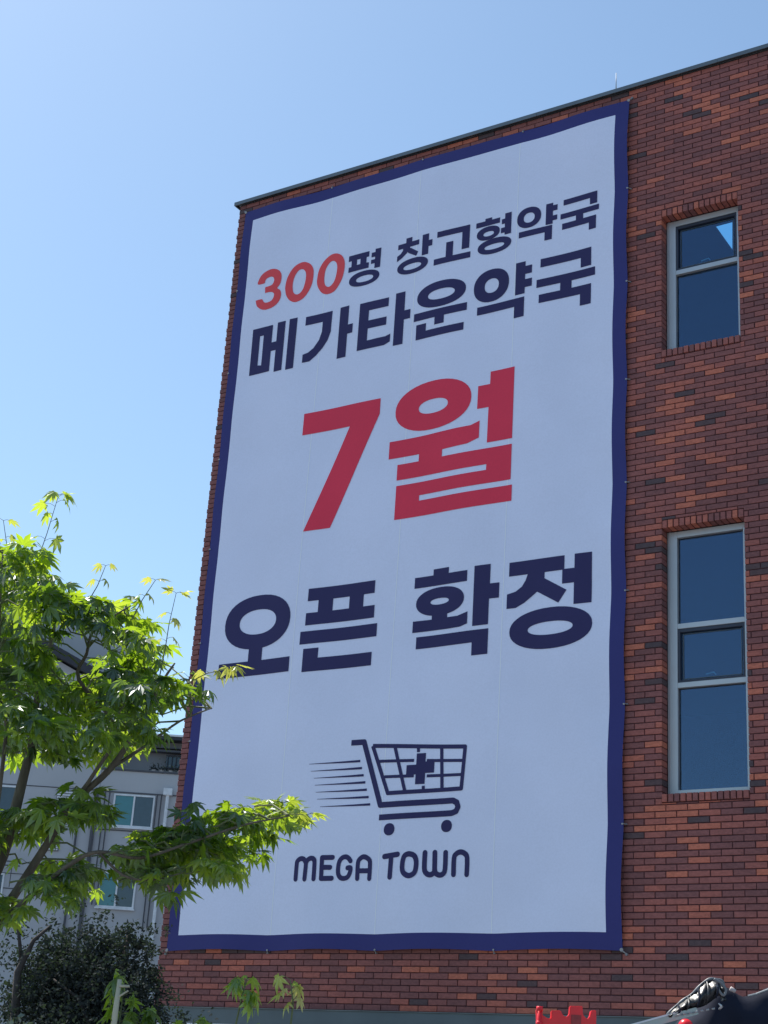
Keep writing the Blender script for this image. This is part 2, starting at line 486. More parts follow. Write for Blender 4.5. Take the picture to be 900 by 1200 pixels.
# windows
def window(w, splits, kinds, hopper_light=False):
    e = tag(empty('window', (w['x0'], FY+.15, w['z0'])))
    e.parent = bld; e.location = Vector((w['x0'], FY+.15, w['z0'])) - BO
    W, H = w['x1']-w['x0'], w['z1']-w['z0']
    P = .07
    fr = MB()
    fr.box(.004, P+.045, 0, .07, .002, H-.004, bev=.004)
    fr.box(W-P, W-.004, 0, .07, .002, H-.004, bev=.004)
    fr.box(P+.045, W-P, .001, .069, .003, .06, bev=.003)
    fr.box(P+.045, W-P, .001, .069, H-.075, H-.005, bev=.003)
    fr.box(.03, .042, -.012, .0, .002, H-.006)
    for z in splits: fr.box(P+.045, W-P, .002, .068, z-.028, z+.028, bev=.003)
    fr.build('frame', M_alu, e)
    zs = [.06] + [s for z in splits for s in (z-.028, z+.028)] + [H-.075]
    for i, kd in enumerate(kinds):
        za, zb = zs[2*i], zs[2*i+1]
        xa, xb = P+.045, W-P
        if kd == 'awning':
            sh = MB(); t = .026
            sh.box(xa, xa+t, .012, .06, za, zb); sh.box(xb-t, xb, .012, .06, za, zb)
            sh.box(xa+t, xb-t, .013, .059, za, za+t); sh.box(xa+t, xb-t, .013, .059, zb-t-.012, zb)
            so = sh.build('sash', M_sash, e)
            ln = MB(); u = t+.022
            ln.box(xa+u, xa+u+.006, .040, .046, za+u, zb-u-.01); ln.box(xb-u-.006, xb-u, .040, .046, za+u, zb-u-.01)
            ln.box(xa+u, xb-u, .041, .045, za+u-.006, za+u); ln.box(xa+u, xb-u, .041, .045, zb-u-.01, zb-u-.004)
            ln.build('gasket', M_fascia, so)
            hd = MB()
            hd.tube([(W*.5-.06, .062, za+.085), (W*.5+.03, .062, za+.1), (W*.5+.05, .062, za+.07)], .008, 6)
            hd.build('handle', M_railm, so)
            gl = MB(); gl.box(xa+t, xb-t, .047, .053, za+t, zb-t-.012)
            gl.build('pane', M_glass, e)
        else:
            gl = MB(); gl.box(xa, xb, .047, .053, za, zb)
            gl.build('pane', M_glass, e)
            rb = MB(); t = .008
            rb.box(xa, xa+t, .044, .0465, za, zb); rb.box(xb-t, xb, .044, .0465, za, zb); rb.box(xa+t, xb-t, .0445, .046, za, za+t); rb.box(xa+t, xb-t, .0445, .046, zb-t, zb)
            rb.build('gasket', M_sash, e)
    return e
window(W1, [11.08-W1['z0']], ['fixed', 'awning'])
window(W2, [6.127-W2['z0'], 6.776-W2['z0']], ['fixed', 'awning', 'fixed'])
window(W3, [11.08-W3['z0']], ['fixed', 'awning'])
window(W4, [6.127-W4['z0'], 6.776-W4['z0']], ['fixed', 'awning', 'fixed'])

# lightning rod behind the coping
e = tag(empty('lightning_rod', (-7.035, FY+.2, ZT+.050)), 'thin pale lightning rod standing on the roof edge above the banner', 'lightning rod')
mb = MB(); mb.tube([(0,0,0),(0,0,.13)], .012, 8); mb.tube([(0,0,.16),(0,0,.3),(0,0,.44)], [.008,.006,.004], 8); mb.build('rod', M_rod, e, smooth=True)
mb = MB(); mb.tube([(0,0,.002),(0,0,.03)], .035, 10); mb.build('base', M_steel, e)

# ------------------------------------------------------------------ banner
BY = 15.20
KS = BY/15.25
UL, UR, VB, VT = -12.645, -6.77, 3.395, 13.57
IL, IR, IB, IT = -12.49, -6.945, 3.572, 13.395
SU, SV = (UR-UL)/4, (VT-VB)/8
def warp(u, v):
    """cloth pulled to its ties: edges draw in between them"""
    def fall(d): return max(0.0, 1 - d/.75)**1.6
    du = dv = 0.0
    sv = abs(math.sin(math.pi*(v-VB)/SV)); su = abs(math.sin(math.pi*(u-UL)/SU))
    du += fall(u-UL)*sv*.011 - fall(UR-u)*sv*.013
    dv += fall(v-VB)*su*.020 - fall(VT-v)*su*.012
    yy = .010*math.sin(2.1*u + .5*math.sin(v*.9)) * math.sin(.55*v+.4) + .006*math.sin(5.2*u + .8*v)
    yy += .010*(fall(u-UL)+fall(UR-u))*math.cos(2*math.pi*(v-VB)/SV) + .010*(fall(v-VB)+fall(VT-v))*math.cos(2*math.pi*(u-UL)/SU)
    return u+du, v+dv, yy*1.25
ORI = Vector((UL*KS, BY, (VB-1.6)*KS+1.6))
def BW(u, v, lift=0.0):
    a, b, y = warp(u, v)
    return (a*KS-ORI.x, y-lift, (b-1.6)*KS+1.6-ORI.z)
banner = tag(empty('banner', ORI), 'giant white vertical banner with navy border, Korean lettering and shopping cart logo on brick wall', 'banner')
def linspace(a, b, n): return [a+(b-a)*i/n for i in range(n+1)]
us = [UL] + linspace(IL, IR, 56) + [UR]
vs_ = [VB] + linspace(IB, IT, 98) + [VT]
for nm, mat, test in (('cloth', M_white, lambda i, j: 0 < i < len(us)-2 and 0 < j < len(vs_)-2), ('border', M_navy, lambda i, j: not (0 < i < len(us)-2 and 0 < j < len(vs_)-2))):
    mb = MB(); idx = {}
    for i in range(len(us)-1):
        for j in range(len(vs_)-1):
            if not test(i, j): continue
            f = []
            for (p_, q_) in ((i, j), (i+1, j), (i+1, j+1), (i, j+1)):
                if (p_, q_) not in idx: idx[(p_, q_)] = len(mb.v); mb.v.append(BW(us[p_], vs_[q_]))
                f.append(idx[(p_, q_)])
            mb.f.append(tuple(f)); mb.mi.append(0); mb.tone.append(0)
    mb.build(nm, mat, banner, smooth=True)
# welded seams between the printed widths
for su in (UL+SU*1.02, UL+SU*1.99, UL+SU*2.98):
    mb = MB(); vv = linspace(IB, IT, 98)
    for k in range(len(vv)-1):
        mb.add([BW(su-.0045, vv[k], .0016), BW(su+.0045, vv[k], .0016), BW(su+.0045, vv[k+1], .0016), BW(su-.0045, vv[k+1], .0016)], [(0,1,2,3)])
    mb.build('seam', M_seam, banner)

def catmull(P, n=4):
    out = []; N = len(P)
    for i in range(N):
        a, b, c, d = P[i-1], P[i], P[(i+1) % N], P[(i+2) % N]
        for k in range(n):
            t = k/n
            out.append(tuple(.5*((2*b[q]) + (-a[q]+c[q])*t + (2*a[q]-5*b[q]+4*c[q]-d[q])*t*t + (-a[q]+3*b[q]-3*c[q]+d[q])*t**3) for q in (0, 1)))
    return out
def snap(P):
    P = [list(q) for q in P]; N = len(P)
    for ax in (0, 1):
        done = [False]*N
        i = 0
        runs = []
        for i in range(N):
            j = (i+1) % N
            dx, dy = abs(P[j][0]-P[i][0]), abs(P[j][1]-P[i][1])
            o_, l_ = (dx, dy) if ax == 0 else (dy, dx)
            if o_ < .16*l_ and o_ < .05:
                m = (P[i][ax]+P[j][ax])/2; P[i][ax] = P[j][ax] = m
    return [tuple(q) for q in P]
def flat(a): return [(a[i]/1000, a[i+1]/1000) for i in range(0, len(a), 2)]
def ell(cx, cy, rx, ry, n=40, e=2.18):
    out = []
    for i in range(n):
        t = 2*math.pi*i/n; c, s = math.cos(t), math.sin(t)
        out.append((cx+rx*math.copysign(abs(c)**(2/e), c), cy+ry*math.copysign(abs(s)**(2/e), s)))
    return out
def glyph(name, col, items):
    polys = []   # (points, sign)
    for it in items:
        k, a = it[0], it[1]
        if k == 'p': polys.append((flat(a) if name == 'speed_line' else snap(flat(a)), 1))
        elif k == 'h': polys.append((snap(flat(a)), -1))
        elif k == 's': polys.append((catmull(flat(a)), 1))
        elif k == 'S': polys.append((catmull(flat(a)), -1))
        elif k == 'e': polys.append((ell(*[q/1000 for q in a]), 1))
        elif k == 'E': polys.append((ell(*[q/1000 for q in a]), -1))
        elif k in 'kr':
            P = flat(a); w = it[2]/2000*(1.42 if k == 'r' else 1.12)
            if k == 'r' and len(P) >= 6:
                closed = P[0] == P[-1]
                if closed: P = catmull(P[:-1], 3); P.append(P[0])
                else:
                    Q = catmull([P[0]] + P + [P[-1]], 3); P = Q[3:3*(len(P)+1)-2]
            for i in range(len(P)-1):
                d = Vector((P[i+1][0]-P[i][0], P[i+1][1]-P[i][1])); L = d.length
                if L < 1e-5: continue
                d /= L; nn = Vector((-d.y, d.x))*w
                A, B = Vector(P[i]), Vector(P[i+1])
                polys.append(([tuple(A-nn), tuple(B-nn), tuple(B+nn), tuple(A+nn)], 1))
            for i, q in enumerate(P):
                if k == 'k' and (i == 0 or i == len(P)-1): continue
                polys.append(([(q[0]+w*math.cos(t*math.pi/8), q[1]+w*math.sin(t*math.pi/8)) for t in range(16)], 1))
    V = []; Fc = []; sign = []
    for P, s in polys:
        if sum(P[i-1][0]*P[i][1]-P[i][0]*P[i-1][1] for i in range(len(P))) < 0: P = P[::-1]
        Pd = []
        for i in range(len(P)):
            A, B = Vector(P[i-1]), Vector(P[i]); k = max(1, int((B-A).length/.09))
            Pd += [A.lerp(B, (t+1)/k) for t in range(k)]
        P = Pd
        b = len(V); V.extend([Vector(q) for q in P]); Fc.append(list(range(b, len(V)))); sign.append(s)
    xs = [v.x for v in V]; ys = [v.y for v in V]
    gx = [u for u in us if min(xs) < u < max(xs)]; gy = [v for v in vs_ if min(ys) < v < max(ys)]
    for u in gx:
        for v in gy: V.append(Vector((u, v)))
    ov, oe, of, _, _, orf = delaunay_2d_cdt(V, [], Fc, 0, 1e-5)
    mb = MB()
    mb.v = [BW(v.x, v.y, .004) for v in ov]
    for f, o in zip(of, orf):
        if not o or any(sign[k] < 0 for k in o): continue
        mb.f.append(tuple(f)); mb.mi.append(0); mb.tone.append(0)
    return mb.build(name, M_inkn if col == 'n' else (M_inkr2 if len(GL_DONE) < 3 else M_inkr), banner)
GLYPHS = json.loads('''[["numeral","r",[["s",[-12276,12310,-12264,12383,-12219,12444,-12145,12480,-12056,12492,-11977,12472,-11914,12428,-11877,12360,-11873,12276,-11892,12210,-11927,12165,-11878,12125,-11853,12060,-11863,11981,-11907,11922,-11979,11885,-12067,11873,-12144,11884,-12213,11923,-12262,11974,-12286,12050,-12282,12059,-12181,12056,-12151,12014,-12117,11987,-12061,11981,-12004,11998,-11976,12043,-11975,12090,-12004,12120,-12057,12137,-12129,12140,-12135,12151,-12140,12223,-12134,12231,-12080,12232,-12029,12239,-12000,12272,-11994,12318,-12017,12359,-12062,12374,-12120,12365,-12150,12337,-12162,12299]]]],["numeral","r",[["s",[-11793,12163,-11769,12298,-11693,12420,-11598,12474,-11510,12476,-11417,12422,-11365,12339,-11351,12242,-11363,12105,-11414,11990,-11492,11905,-11601,11878,-11693,11918,-11759,12003,-11786,12091]],["S",[-11674,12158,-11654,12281,-11599,12362,-11537,12370,-11491,12328,-11472,12260,-11478,12145,-11506,12047,-11558,11995,-11613,11999,-11656,12048]]]],["numeral","r",[["s",[-11286,12156,-11269,12291,-11205,12404,-11101,12478,-11004,12481,-10914,12430,-10858,12339,-10844,12232,-10862,12098,-10912,11985,-10990,11901,-11097,11885,-11186,11925,-11250,12009,-11280,12085]],["S",[-11170,12151,-11157,12275,-11103,12362,-11044,12379,-10991,12338,-10968,12263,-10975,12149,-11003,12053,-11059,11997,-11115,12004,-11154,12055]]]],["letter","n",[["p",[-10783,12373,-10458,12371,-10461,12292,-10494,12291,-10500,12208,-10454,12201,-10457,12122,-10777,12121,-10774,12198,-10735,12198,-10730,12286,-10781,12290]],["h",[-10644,12290,-10589,12287,-10595,12211,-10650,12206]],["p",[-10363,12381,-10276,12382,-10278,12091,-10366,12094]],["p",[-10422,12337,-10355,12333,-10355,12265,-10421,12268]],["p",[-10423,12229,-10359,12225,-10359,12168,-10423,12168]],["e",[-10515,11978,237,112]],["E",[-10505,11970,134,47]]]],["letter","n",[["p",[-9889,12412,-9796,12408,-9796,12336,-9889,12337]],["p",[-10007,12345,-9684,12340,-9687,12269,-10014,12272]],["p",[-9931,12280,-9823,12279,-9827,12247,-9874,12186,-9940,12135,-10018,12094,-10019,12174,-9967,12199,-9935,12243]],["p",[-9856,12261,-9809,12249,-9694,12167,-9720,12109,-9839,12180,-9881,12222]],["p",[-9630,12394,-9537,12387,-9537,12085,-9639,12093]],["p",[-9542,12292,-9479,12287,-9483,12198,-9548,12204]],["e",[-9769,11978,236,112]],["E",[-9773,11970,137,43]]]],["letter","n",[["p",[-9414,12378,-8938,12367,-8944,12032,-9050,12038,-9045,12284,-9409,12291]],["p",[-9273,12188,-9173,12185,-9172,11958,-9272,11966]],["p",[-9445,11977,-8919,11975,-8920,11888,-9442,11892]]]],["letter","n",[["p",[-8725,12394,-8629,12395,-8627,12346,-8722,12343]],["p",[-8854,12363,-8510,12358,-8514,12284,-8851,12288]],["e",[-8674,12176,165,98]],["E",[-8669,12166,76,34]],["p",[-8439,12399,-8342,12394,-8352,12090,-8438,12091]],["p",[-8483,12322,-8425,12322,-8427,12252,-8485,12252]],["p",[-8491,12199,-8431,12196,-8435,12123,-8492,12123]],["e",[-8578,11972,240,110]],["E",[-8579,11963,141,38]]]],["letter","n",[["e",[-8101,12249,165,147]],["E",[-8099,12245,75,71]],["p",[-7865,12379,-7773,12375,-7780,12074,-7878,12083]],["p",[-7781,12343,-7714,12337,-7717,12260,-7783,12263]],["p",[-7783,12198,-7715,12190,-7719,12122,-7786,12127]],["p",[-8234,12074,-7779,12053,-7784,11855,-7884,11866,-7877,11971,-8235,11988]]]],["letter","n",[["p",[-7633,12373,-7170,12372,-7176,12203,-7272,12208,-7270,12287,-7635,12302]],["p",[-7669,12182,-7145,12177,-7148,12104,-7674,12108]],["p",[-7459,12131,-7358,12125,-7364,12009,-7461,12014]],["p",[-7645,12042,-7179,12034,-7186,11845,-7280,11860,-7278,11944,-7647,11962]]]],["letter","n",[["p",[-12285,11610,-11937,11603,-11944,10913,-12275,10915]],["h",[-12150,11483,-12083,11478,-12089,11032,-12150,11044]],["p",[-11947,11344,-11825,11338,-11834,11210,-11955,11214]],["p",[-11860,11626,-11734,11617,-11730,10882,-11861,10890]],["p",[-11670,11633,-11544,11628,-11540,10872,-11665,10879]]]],["letter","n",[["p",[-11413,11614,-10986,11602,-10982,11437,-10991,11302,-11029,11183,-11094,11090,-11190,10994,-11290,10933,-11405,10916,-11407,11044,-11324,11061,-11244,11112,-11168,11214,-11133,11333,-11129,11474,-11400,11482]],["p",[-10857,11625,-10717,11616,-10714,10868,-10855,10871]],["p",[-10723,11341,-10636,11335,-10635,11203,-10722,11205]]]],["letter","n",[["p",[-10541,11601,-10104,11594,-10099,11473,-10395,11468,-10392,11326,-10121,11318,-10117,11204,-10394,11205,-10394,11034,-10224,11027,-10118,11041,-10044,11059,-10047,10948,-10130,10915,-10302,10907,-10541,10908]],["p",[-9998,11625,-9854,11626,-9855,10869,-9995,10876]],["p",[-9861,11349,-9762,11349,-9762,11220,-9861,11218]]]],["letter","n",[["e",[-9312,11463,355,183]],["E",[-9309,11458,195,72]],["p",[-9701,11261,-8931,11244,-8932,11136,-9700,11151]],["p",[-9392,11166,-9249,11163,-9256,11030,-9387,11040]],["p",[-9661,11089,-9514,11083,-9512,10988,-8964,10972,-8967,10870,-9656,10878]]]],["letter","n",[["e",[-8597,11411,248,229]],["E",[-8593,11407,100,100]],["p",[-8256,11632,-8124,11629,-8126,11181,-8257,11185]],["p",[-8137,11566,-8034,11560,-8035,11450,-8137,11451]],["p",[-8130,11380,-8029,11374,-8031,11268,-8135,11265]],["p",[-8783,11135,-8124,11143,-8130,10865,-8266,10873,-8262,11031,-8787,11024]]]],["letter","n",[["p",[-7922,11610,-7236,11605,-7244,11357,-7382,11361,-7380,11483,-7919,11499]],["p",[-7965,11331,-7184,11320,-7190,11210,-7966,11220]],["p",[-7646,11233,-7495,11227,-7502,11094,-7651,11095]],["p",[-7928,11113,-7238,11113,-7243,10838,-7384,10847,-7384,10988,-7929,11009]]]],["numeral","r",[["p",[-11290,10169,-10122,10149,-10120,9943,-10751,8501,-11142,8509,-10561,9848,-11287,9857]]]],["letter","r",[["e",[-9348,9922,544,330]],["E",[-9342,9906,212,96]],["p",[-9950,9527,-9414,9523,-8983,9531,-8795,9551,-8675,9580,-8674,9356,-8830,9313,-9042,9298,-9184,9289,-9513,9286,-9945,9292]],["p",[-9515,9313,-9185,9312,-9172,9175,-9513,9172]],["p",[-9815,9199,-8227,9195,-8226,8742,-9482,8746,-9473,8678,-8207,8670,-8204,8468,-9812,8474,-9813,8917,-8553,8915,-8560,8984,-9814,8996]],["p",[-8555,10210,-8218,10211,-8234,9273,-8561,9269,-8565,9729,-8715,9751,-8719,10043,-8555,10049]]]],["letter","n",[["e",[-11734,7388,511,351]],["E",[-11729,7388,285,162]],["p",[-11836,7090,-11630,7098,-11617,6863,-11829,6862]],["p",[-12281,6882,-11186,6887,-11184,6697,-12281,6695]]]],["letter","n",[["p",[-10983,7729,-10023,7724,-10021,7565,-10178,7567,-10174,7416,-10009,7409,-10008,7252,-10989,7257,-10992,7411,-10823,7413,-10827,7560,-10980,7571]],["h",[-10618,7564,-10383,7565,-10378,7406,-10615,7419]],["p",[-11053,7180,-9955,7177,-9956,7018,-11047,7014]],["p",[-10990,6956,-10776,6956,-10765,6831,-10008,6827,-10004,6666,-10985,6663]]]],["letter","n",[["p",[-9216,7761,-9002,7756,-8997,7668,-9210,7668]],["p",[-9472,7685,-8743,7684,-8744,7550,-9465,7551]],["e",[-9104,7354,330,173]],["E",[-9109,7353,127,39]],["p",[-9209,7224,-8998,7222,-8992,7117,-9207,7118]],["p",[-9464,7142,-9200,7145,-8993,7137,-8854,7146,-8718,7179,-8719,7035,-8815,7013,-8945,7003,-9462,7000]],["p",[-8650,7722,-8441,7720,-8437,7485,-8317,7480,-8320,7300,-8442,7299,-8445,6993,-8648,6995]],["p",[-9408,6950,-8439,6941,-8436,6643,-8647,6647,-8646,6797,-9400,6803]]]],["letter","n",[["p",[-8201,7710,-7505,7696,-7504,7527,-7746,7539,-7750,7461,-7471,7291,-7568,7151,-7836,7313,-7904,7263,-7995,7201,-8102,7159,-8216,7143,-8218,7323,-8109,7346,-8032,7396,-7988,7464,-7962,7534,-8198,7538]],["p",[-7382,7708,-7168,7704,-7173,7112,-7379,7117,-7387,7363,-7523,7374,-7532,7542,-7379,7538]],["e",[-7662,6871,509,239]],["E",[-7664,6870,278,76]]]],["cart_frame","n",[["k",[-10206,5748,-10027,5745,-9748,4998,-8806,5006,-8757,4982,-8739,4931,-8762,4885,-8818,4867,-9754,4857],59]]],["cart_basket","n",[["k",[-9902,5690,-8677,5601,-8707,5134,-9656,5128,-9902,5690],42],["k",[-9599,5666,-9432,5143],38],["k",[-9289,5645,-9284,5579],35],["k",[-9197,5190,-9194,5147],34],["k",[-8986,5625,-8955,5135],38],["k",[-9822,5504,-9335,5486],31],["k",[-9171,5476,-8704,5447],31],["k",[-9717,5319,-9327,5309],31],["k",[-9160,5300,-8696,5290],30]]],["cross","n",[["p",[-9305,5563,-9188,5564,-9184,5468,-9071,5461,-9067,5332,-9184,5335,-9180,5210,-9303,5213,-9306,5322,-9428,5327,-9427,5436,-9303,5436]]]],["cart_wheel","n",[["e",[-9607,4718,71,68]]]],["cart_wheel","n",[["e",[-8874,4728,68,67]]]],["speed_line","n",[["p",[-10066,5539,-10064,5511,-10770,5525,-10770,5529]]]],["speed_line","n",[["p",[-10036,5455,-10033,5427,-10737,5439,-10738,5443]]]],["speed_line","n",[["p",[-10006,5370,-10003,5342,-10687,5354,-10687,5358]]]],["speed_line","n",[["p",[-9976,5286,-9974,5258,-10667,5271,-10668,5275]]]],["speed_line","n",[["p",[-9948,5199,-9946,5171,-10647,5187,-10648,5191]]]],["speed_line","n",[["p",[-9916,5113,-9914,5085,-10622,5105,-10622,5109]]]],["speed_line","n",[["p",[-9889,5027,-9887,5000,-10572,5015,-10572,5019]]]],["letter","n",[["r",[-10842,4196,-10841,4363,-10830,4404,-10789,4427,-10744,4419,-10711,4377,-10709,4359,-10715,4193],40],["r",[-10711,4377,-10685,4412,-10643,4428,-10605,4415,-10590,4373,-10587,4193],40]]],["letter","n",[["r",[-10348,4429,-10491,4430,-10484,4194,-10341,4194],40],["r",[-10488,4320,-10373,4317],40]]],["letter","n",[["r",[-10105,4383,-10134,4415,-10177,4432,-10226,4416,-10257,4370,-10264,4288,-10252,4229,-10214,4194,-10164,4190,-10123,4209,-10100,4261,-10099,4305,-10138,4306],39]]],["letter","n",[["r",[-9998,4183,-10002,4351,-9984,4397,-9931,4425,-9866,4399,-9838,4352,-9835,4179],39],["r",[-9988,4269,-9842,4266],39]]],["letter","n",[["r",[-9648,4416,-9474,4435],42],["r",[-9557,4416,-9561,4188],42]]],["letter","n",[["r",[-9326,4436,-9259,4413,-9230,4350,-9234,4257,-9261,4215,-9318,4197,-9378,4224,-9404,4274,-9402,4361,-9381,4417,-9326,4436],42]]],["letter","n",[["r",[-9126,4443,-9124,4279,-9101,4223,-9050,4201,-9001,4227,-8997,4288,-9003,4442],42],["r",[-8997,4288,-8986,4226,-8942,4198,-8892,4206,-8867,4260,-8869,4438],41]]],["letter","n",[["r",[-8759,4199,-8761,4367,-8740,4416,-8684,4439,-8626,4418,-8596,4369,-8594,4195],41]]]]''')
GL_DONE = []
for name, col, items in GLYPHS:
    o = glyph(name, col, items)
    GL_DONE.append(o)
    if col == 'r': o['label'] = 'red character on the banner'

# ties with their wall hooks
def tie(u, v, du, dv, s=.75):
    e = MB()
    p = Vector(BW(u, v)); q = Vector((p.x + du*.028*s, .045, p.z + dv*.028*s))
    r = Vector((p.x - du*.012, p.y-.006, p.z - dv*.012))
    e.tube([r, p + Vector((0, -.01, 0)), (p+q)/2 + Vector((0, -.004, 0)), q], .005*s, 6)
    o = e.build('tie', M_cord, banner, smooth=True)
    h = MB(); h.tube([q + Vector((0, -.02, 0)), q + Vector((0, .03, 0))], .010*s, 8); h.build('hook', M_hook, o)
    k = MB(); k.tube([r + Vector((0, -.006, 0)), r + Vector((0, .004, 0))], .013*s, 10); k.build('eyelet', M_cord, o)
for i in range(1, 4):
    tie(UL+SU*i, VT, 0, 1); tie(UL+SU*i, VB, 0, -1)
for j in range(1, 8):
    tie(UL, VB+SV*j, -1, 0); tie(UR, VB+SV*j, 1, 0)
for u, v, a, b in ((UL, VT, -.6, .6), (UR, VT, .7, .7), (UL, VB, -.7, -.8), (UR, VB, .8, -.8)): tie(u, v, a, b, 1.4)

# ------------------------------------------------------------------ apartment block behind
AB = 52.0
apt = tag(empty('apartment_building', S(0, AB, 0), YAW), 'pale grey rendered apartment block standing behind the maple tree', 'building')
def ap(name, mat, *boxes, bev=0, parent=None, dz=0):
    m = MB()
    for q in boxes: m.box(*q, bev=bev)
    return m.build(name, mat, parent or apt)
# walls
wm = MB()
# shed-roofed block: front face polygon extruded back
pf = [(-24, 0), (-8.65, 0), (-8.65, 14.55), (-11.9, 16.15), (-14.5, 17.4), (-24, 17.4)]
n_ = len(pf)
wm.add([(x, 0, z) for x, z in pf] + [(x, 9, z) for x, z in pf], [tuple(range(n_)), tuple(reversed(range(n_, 2*n_)))] + [(i, i+n_, (i+1) % n_+n_, (i+1) % n_) for i in range(n_)])
wm.box(-8.64, -3.0, .02, 9, 0, 11.93)
wm.build('wall', M_apt, apt)
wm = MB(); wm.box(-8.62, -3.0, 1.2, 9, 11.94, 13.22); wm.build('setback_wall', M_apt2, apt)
rb = MB()
v = [(-8.2, -.35, 14.42), (-8.2, -.35, 14.72), (-14.6, -.35, 17.86), (-14.6, -.35, 17.50)]
rb.add(v + [(a, 9.2, c) for a, b, c in v], [(0,1,2,3),(7,6,5,4),(0,4,5,1),(1,5,6,2),(2,6,7,3),(3,7,4,0)])
rb.build('roof_edge', M_roof, apt)
wm = MB(); v = [(-8.3, 2.6, 14.9), (-8.3, 2.6, 17.2), (-13.0, 2.6, 19.2), (-14.6, 2.6, 19.2), (-14.6, 2.6, 17.9)]
wm.add(v + [(a, 8.8, c) for a, b, c in v], [(0,1,2,3,4),(9,8,7,6,5)] + [(i, i+5, (i+1) % 5+5, (i+1) % 5) for i in range(5)])
wm.build('dormer_wall', M_apt, apt)
ap('setback_roof', M_roof, (-8.9, -2.9, .75, 9.2, 13.225, 13.33))
ap('flashing', M_upvc, (-8.92, -2.88, .72, .80, 13.335, 13.40))
ap('setback_ledge', M_line, (-8.0, -3.0, .9, 1.19, 12.84, 12.90), (-8.0, -3.0, 1.0, 1.19, 12.98, 13.02))
ap('parapet_cap', M_line, (-8.64, -3.0, -.03, .2, 11.932, 11.985))
# grooves in the render
ap('render_joint', M_line, (-8.60, -6.0, -.012, .015, 11.21, 11.245), (-16.0, -8.66, -.012, -.002, 11.23, 11.26), (-8.62, -3.0, -.012, .015, 9.98, 10.01), (-8.62, -3.0, -.012, .015, 8.40, 8.43), (-16, -8.66, -.012, -.002, 8.40, 8.425), (-16, -8.66, -.012, -.002, 7.93, 7.96), (-16, -8.66, -.012, -.002, 5.6, 5.63))
for a, w_, z0, z1 in ((-8.70, .11, 2, 11.3), (-8.42, .03, 7.6, 11.2), (-8.28, .03, 7.6, 11.2), (-6.60, .03, 7, 11.2), (-6.74, .03, 7, 11.2), (-9.2, .06, 6, 10.6)):
    m = MB(); m.tube([(a, -.08, z0), (a, -.08, z1)], w_/2+.01, 6); m.build('pipe', M_line, apt)
m = MB(); m.tube([(-6.40, -.12, 6.0), (-6.40, -.12, 11.25)], .055, 8); dp = m.build('downpipe', M_upvc, apt)
ap('hopper', M_upvc, (-6.54, -6.26, -.22, -.002, 11.2, 11.42), bev=.01, parent=dp)
def apwin(xa, xb, za, zb, mats=(M_teal, M_slate), t=.055):
    fr = MB(); y0, y1 = -.04, .018
    fr.box(xa, xa+t, y0, y1, za, zb); fr.box(xb-t, xb, y0, y1, za, zb)
    fr.box(xa+t, xb-t, y0, y1, za, za+t); fr.box(xa+t, xb-t, y0, y1, zb-t, zb)
    xm = (xa+xb)/2; fr.box(xm-t/2, xm+t/2, y0+.004, y1, za+t, zb-t)
    o = fr.build('window', M_upvc, apt)
    for (a, b), mt in zip(((xa+t, xm-t/2), (xm+t/2, xb-t)), mats):
        q = MB(); q.box(a, b, -.012, .010, za+t, zb-t); q.build('pane', mt, o)
    q = MB(); q.box(xa-.03, xb+.03, -.08, -.001, za-.05, za-.002); q.build('sill', M_upvc, o)
apwin(-8.14, -6.80, 10.11, 11.17)
apwin(-8.30, -7.10, 7.55, 8.66)
apwin(-8.30, -7.10, 4.9, 6.0)
apwin(-12.6, -11.3, 10.2, 11.2); apwin(-12.6, -11.3, 7.4, 8.4, (M_slate, M_slate)); apwin(-15.5, -14.1, 10.2, 11.3, (M_slate, M_teal))
for (xa, xb, za, zb) in ((-9.95, -9.40, 12.80, 13.28), (-10.0, -9.35, 10.62, 11.18), (-10.3, -9.7, 9.2, 9.65), (-11.2, -10.6, 13.0, 13.9)):
    f = MB(); f.box(xa, xb, -.05, -.001, za, zb); fo = f.build('louvre', M_apt2, apt)
    k = MB(); nn = 6
    for i in range(nn):
        z = za+.03+(zb-za-.06)*i/nn
        k.box(xa+.03, xb-.03, -.09, -.051, z, z+(zb-za)/nn*.5)
    k.build('slat', M_upvc, fo)
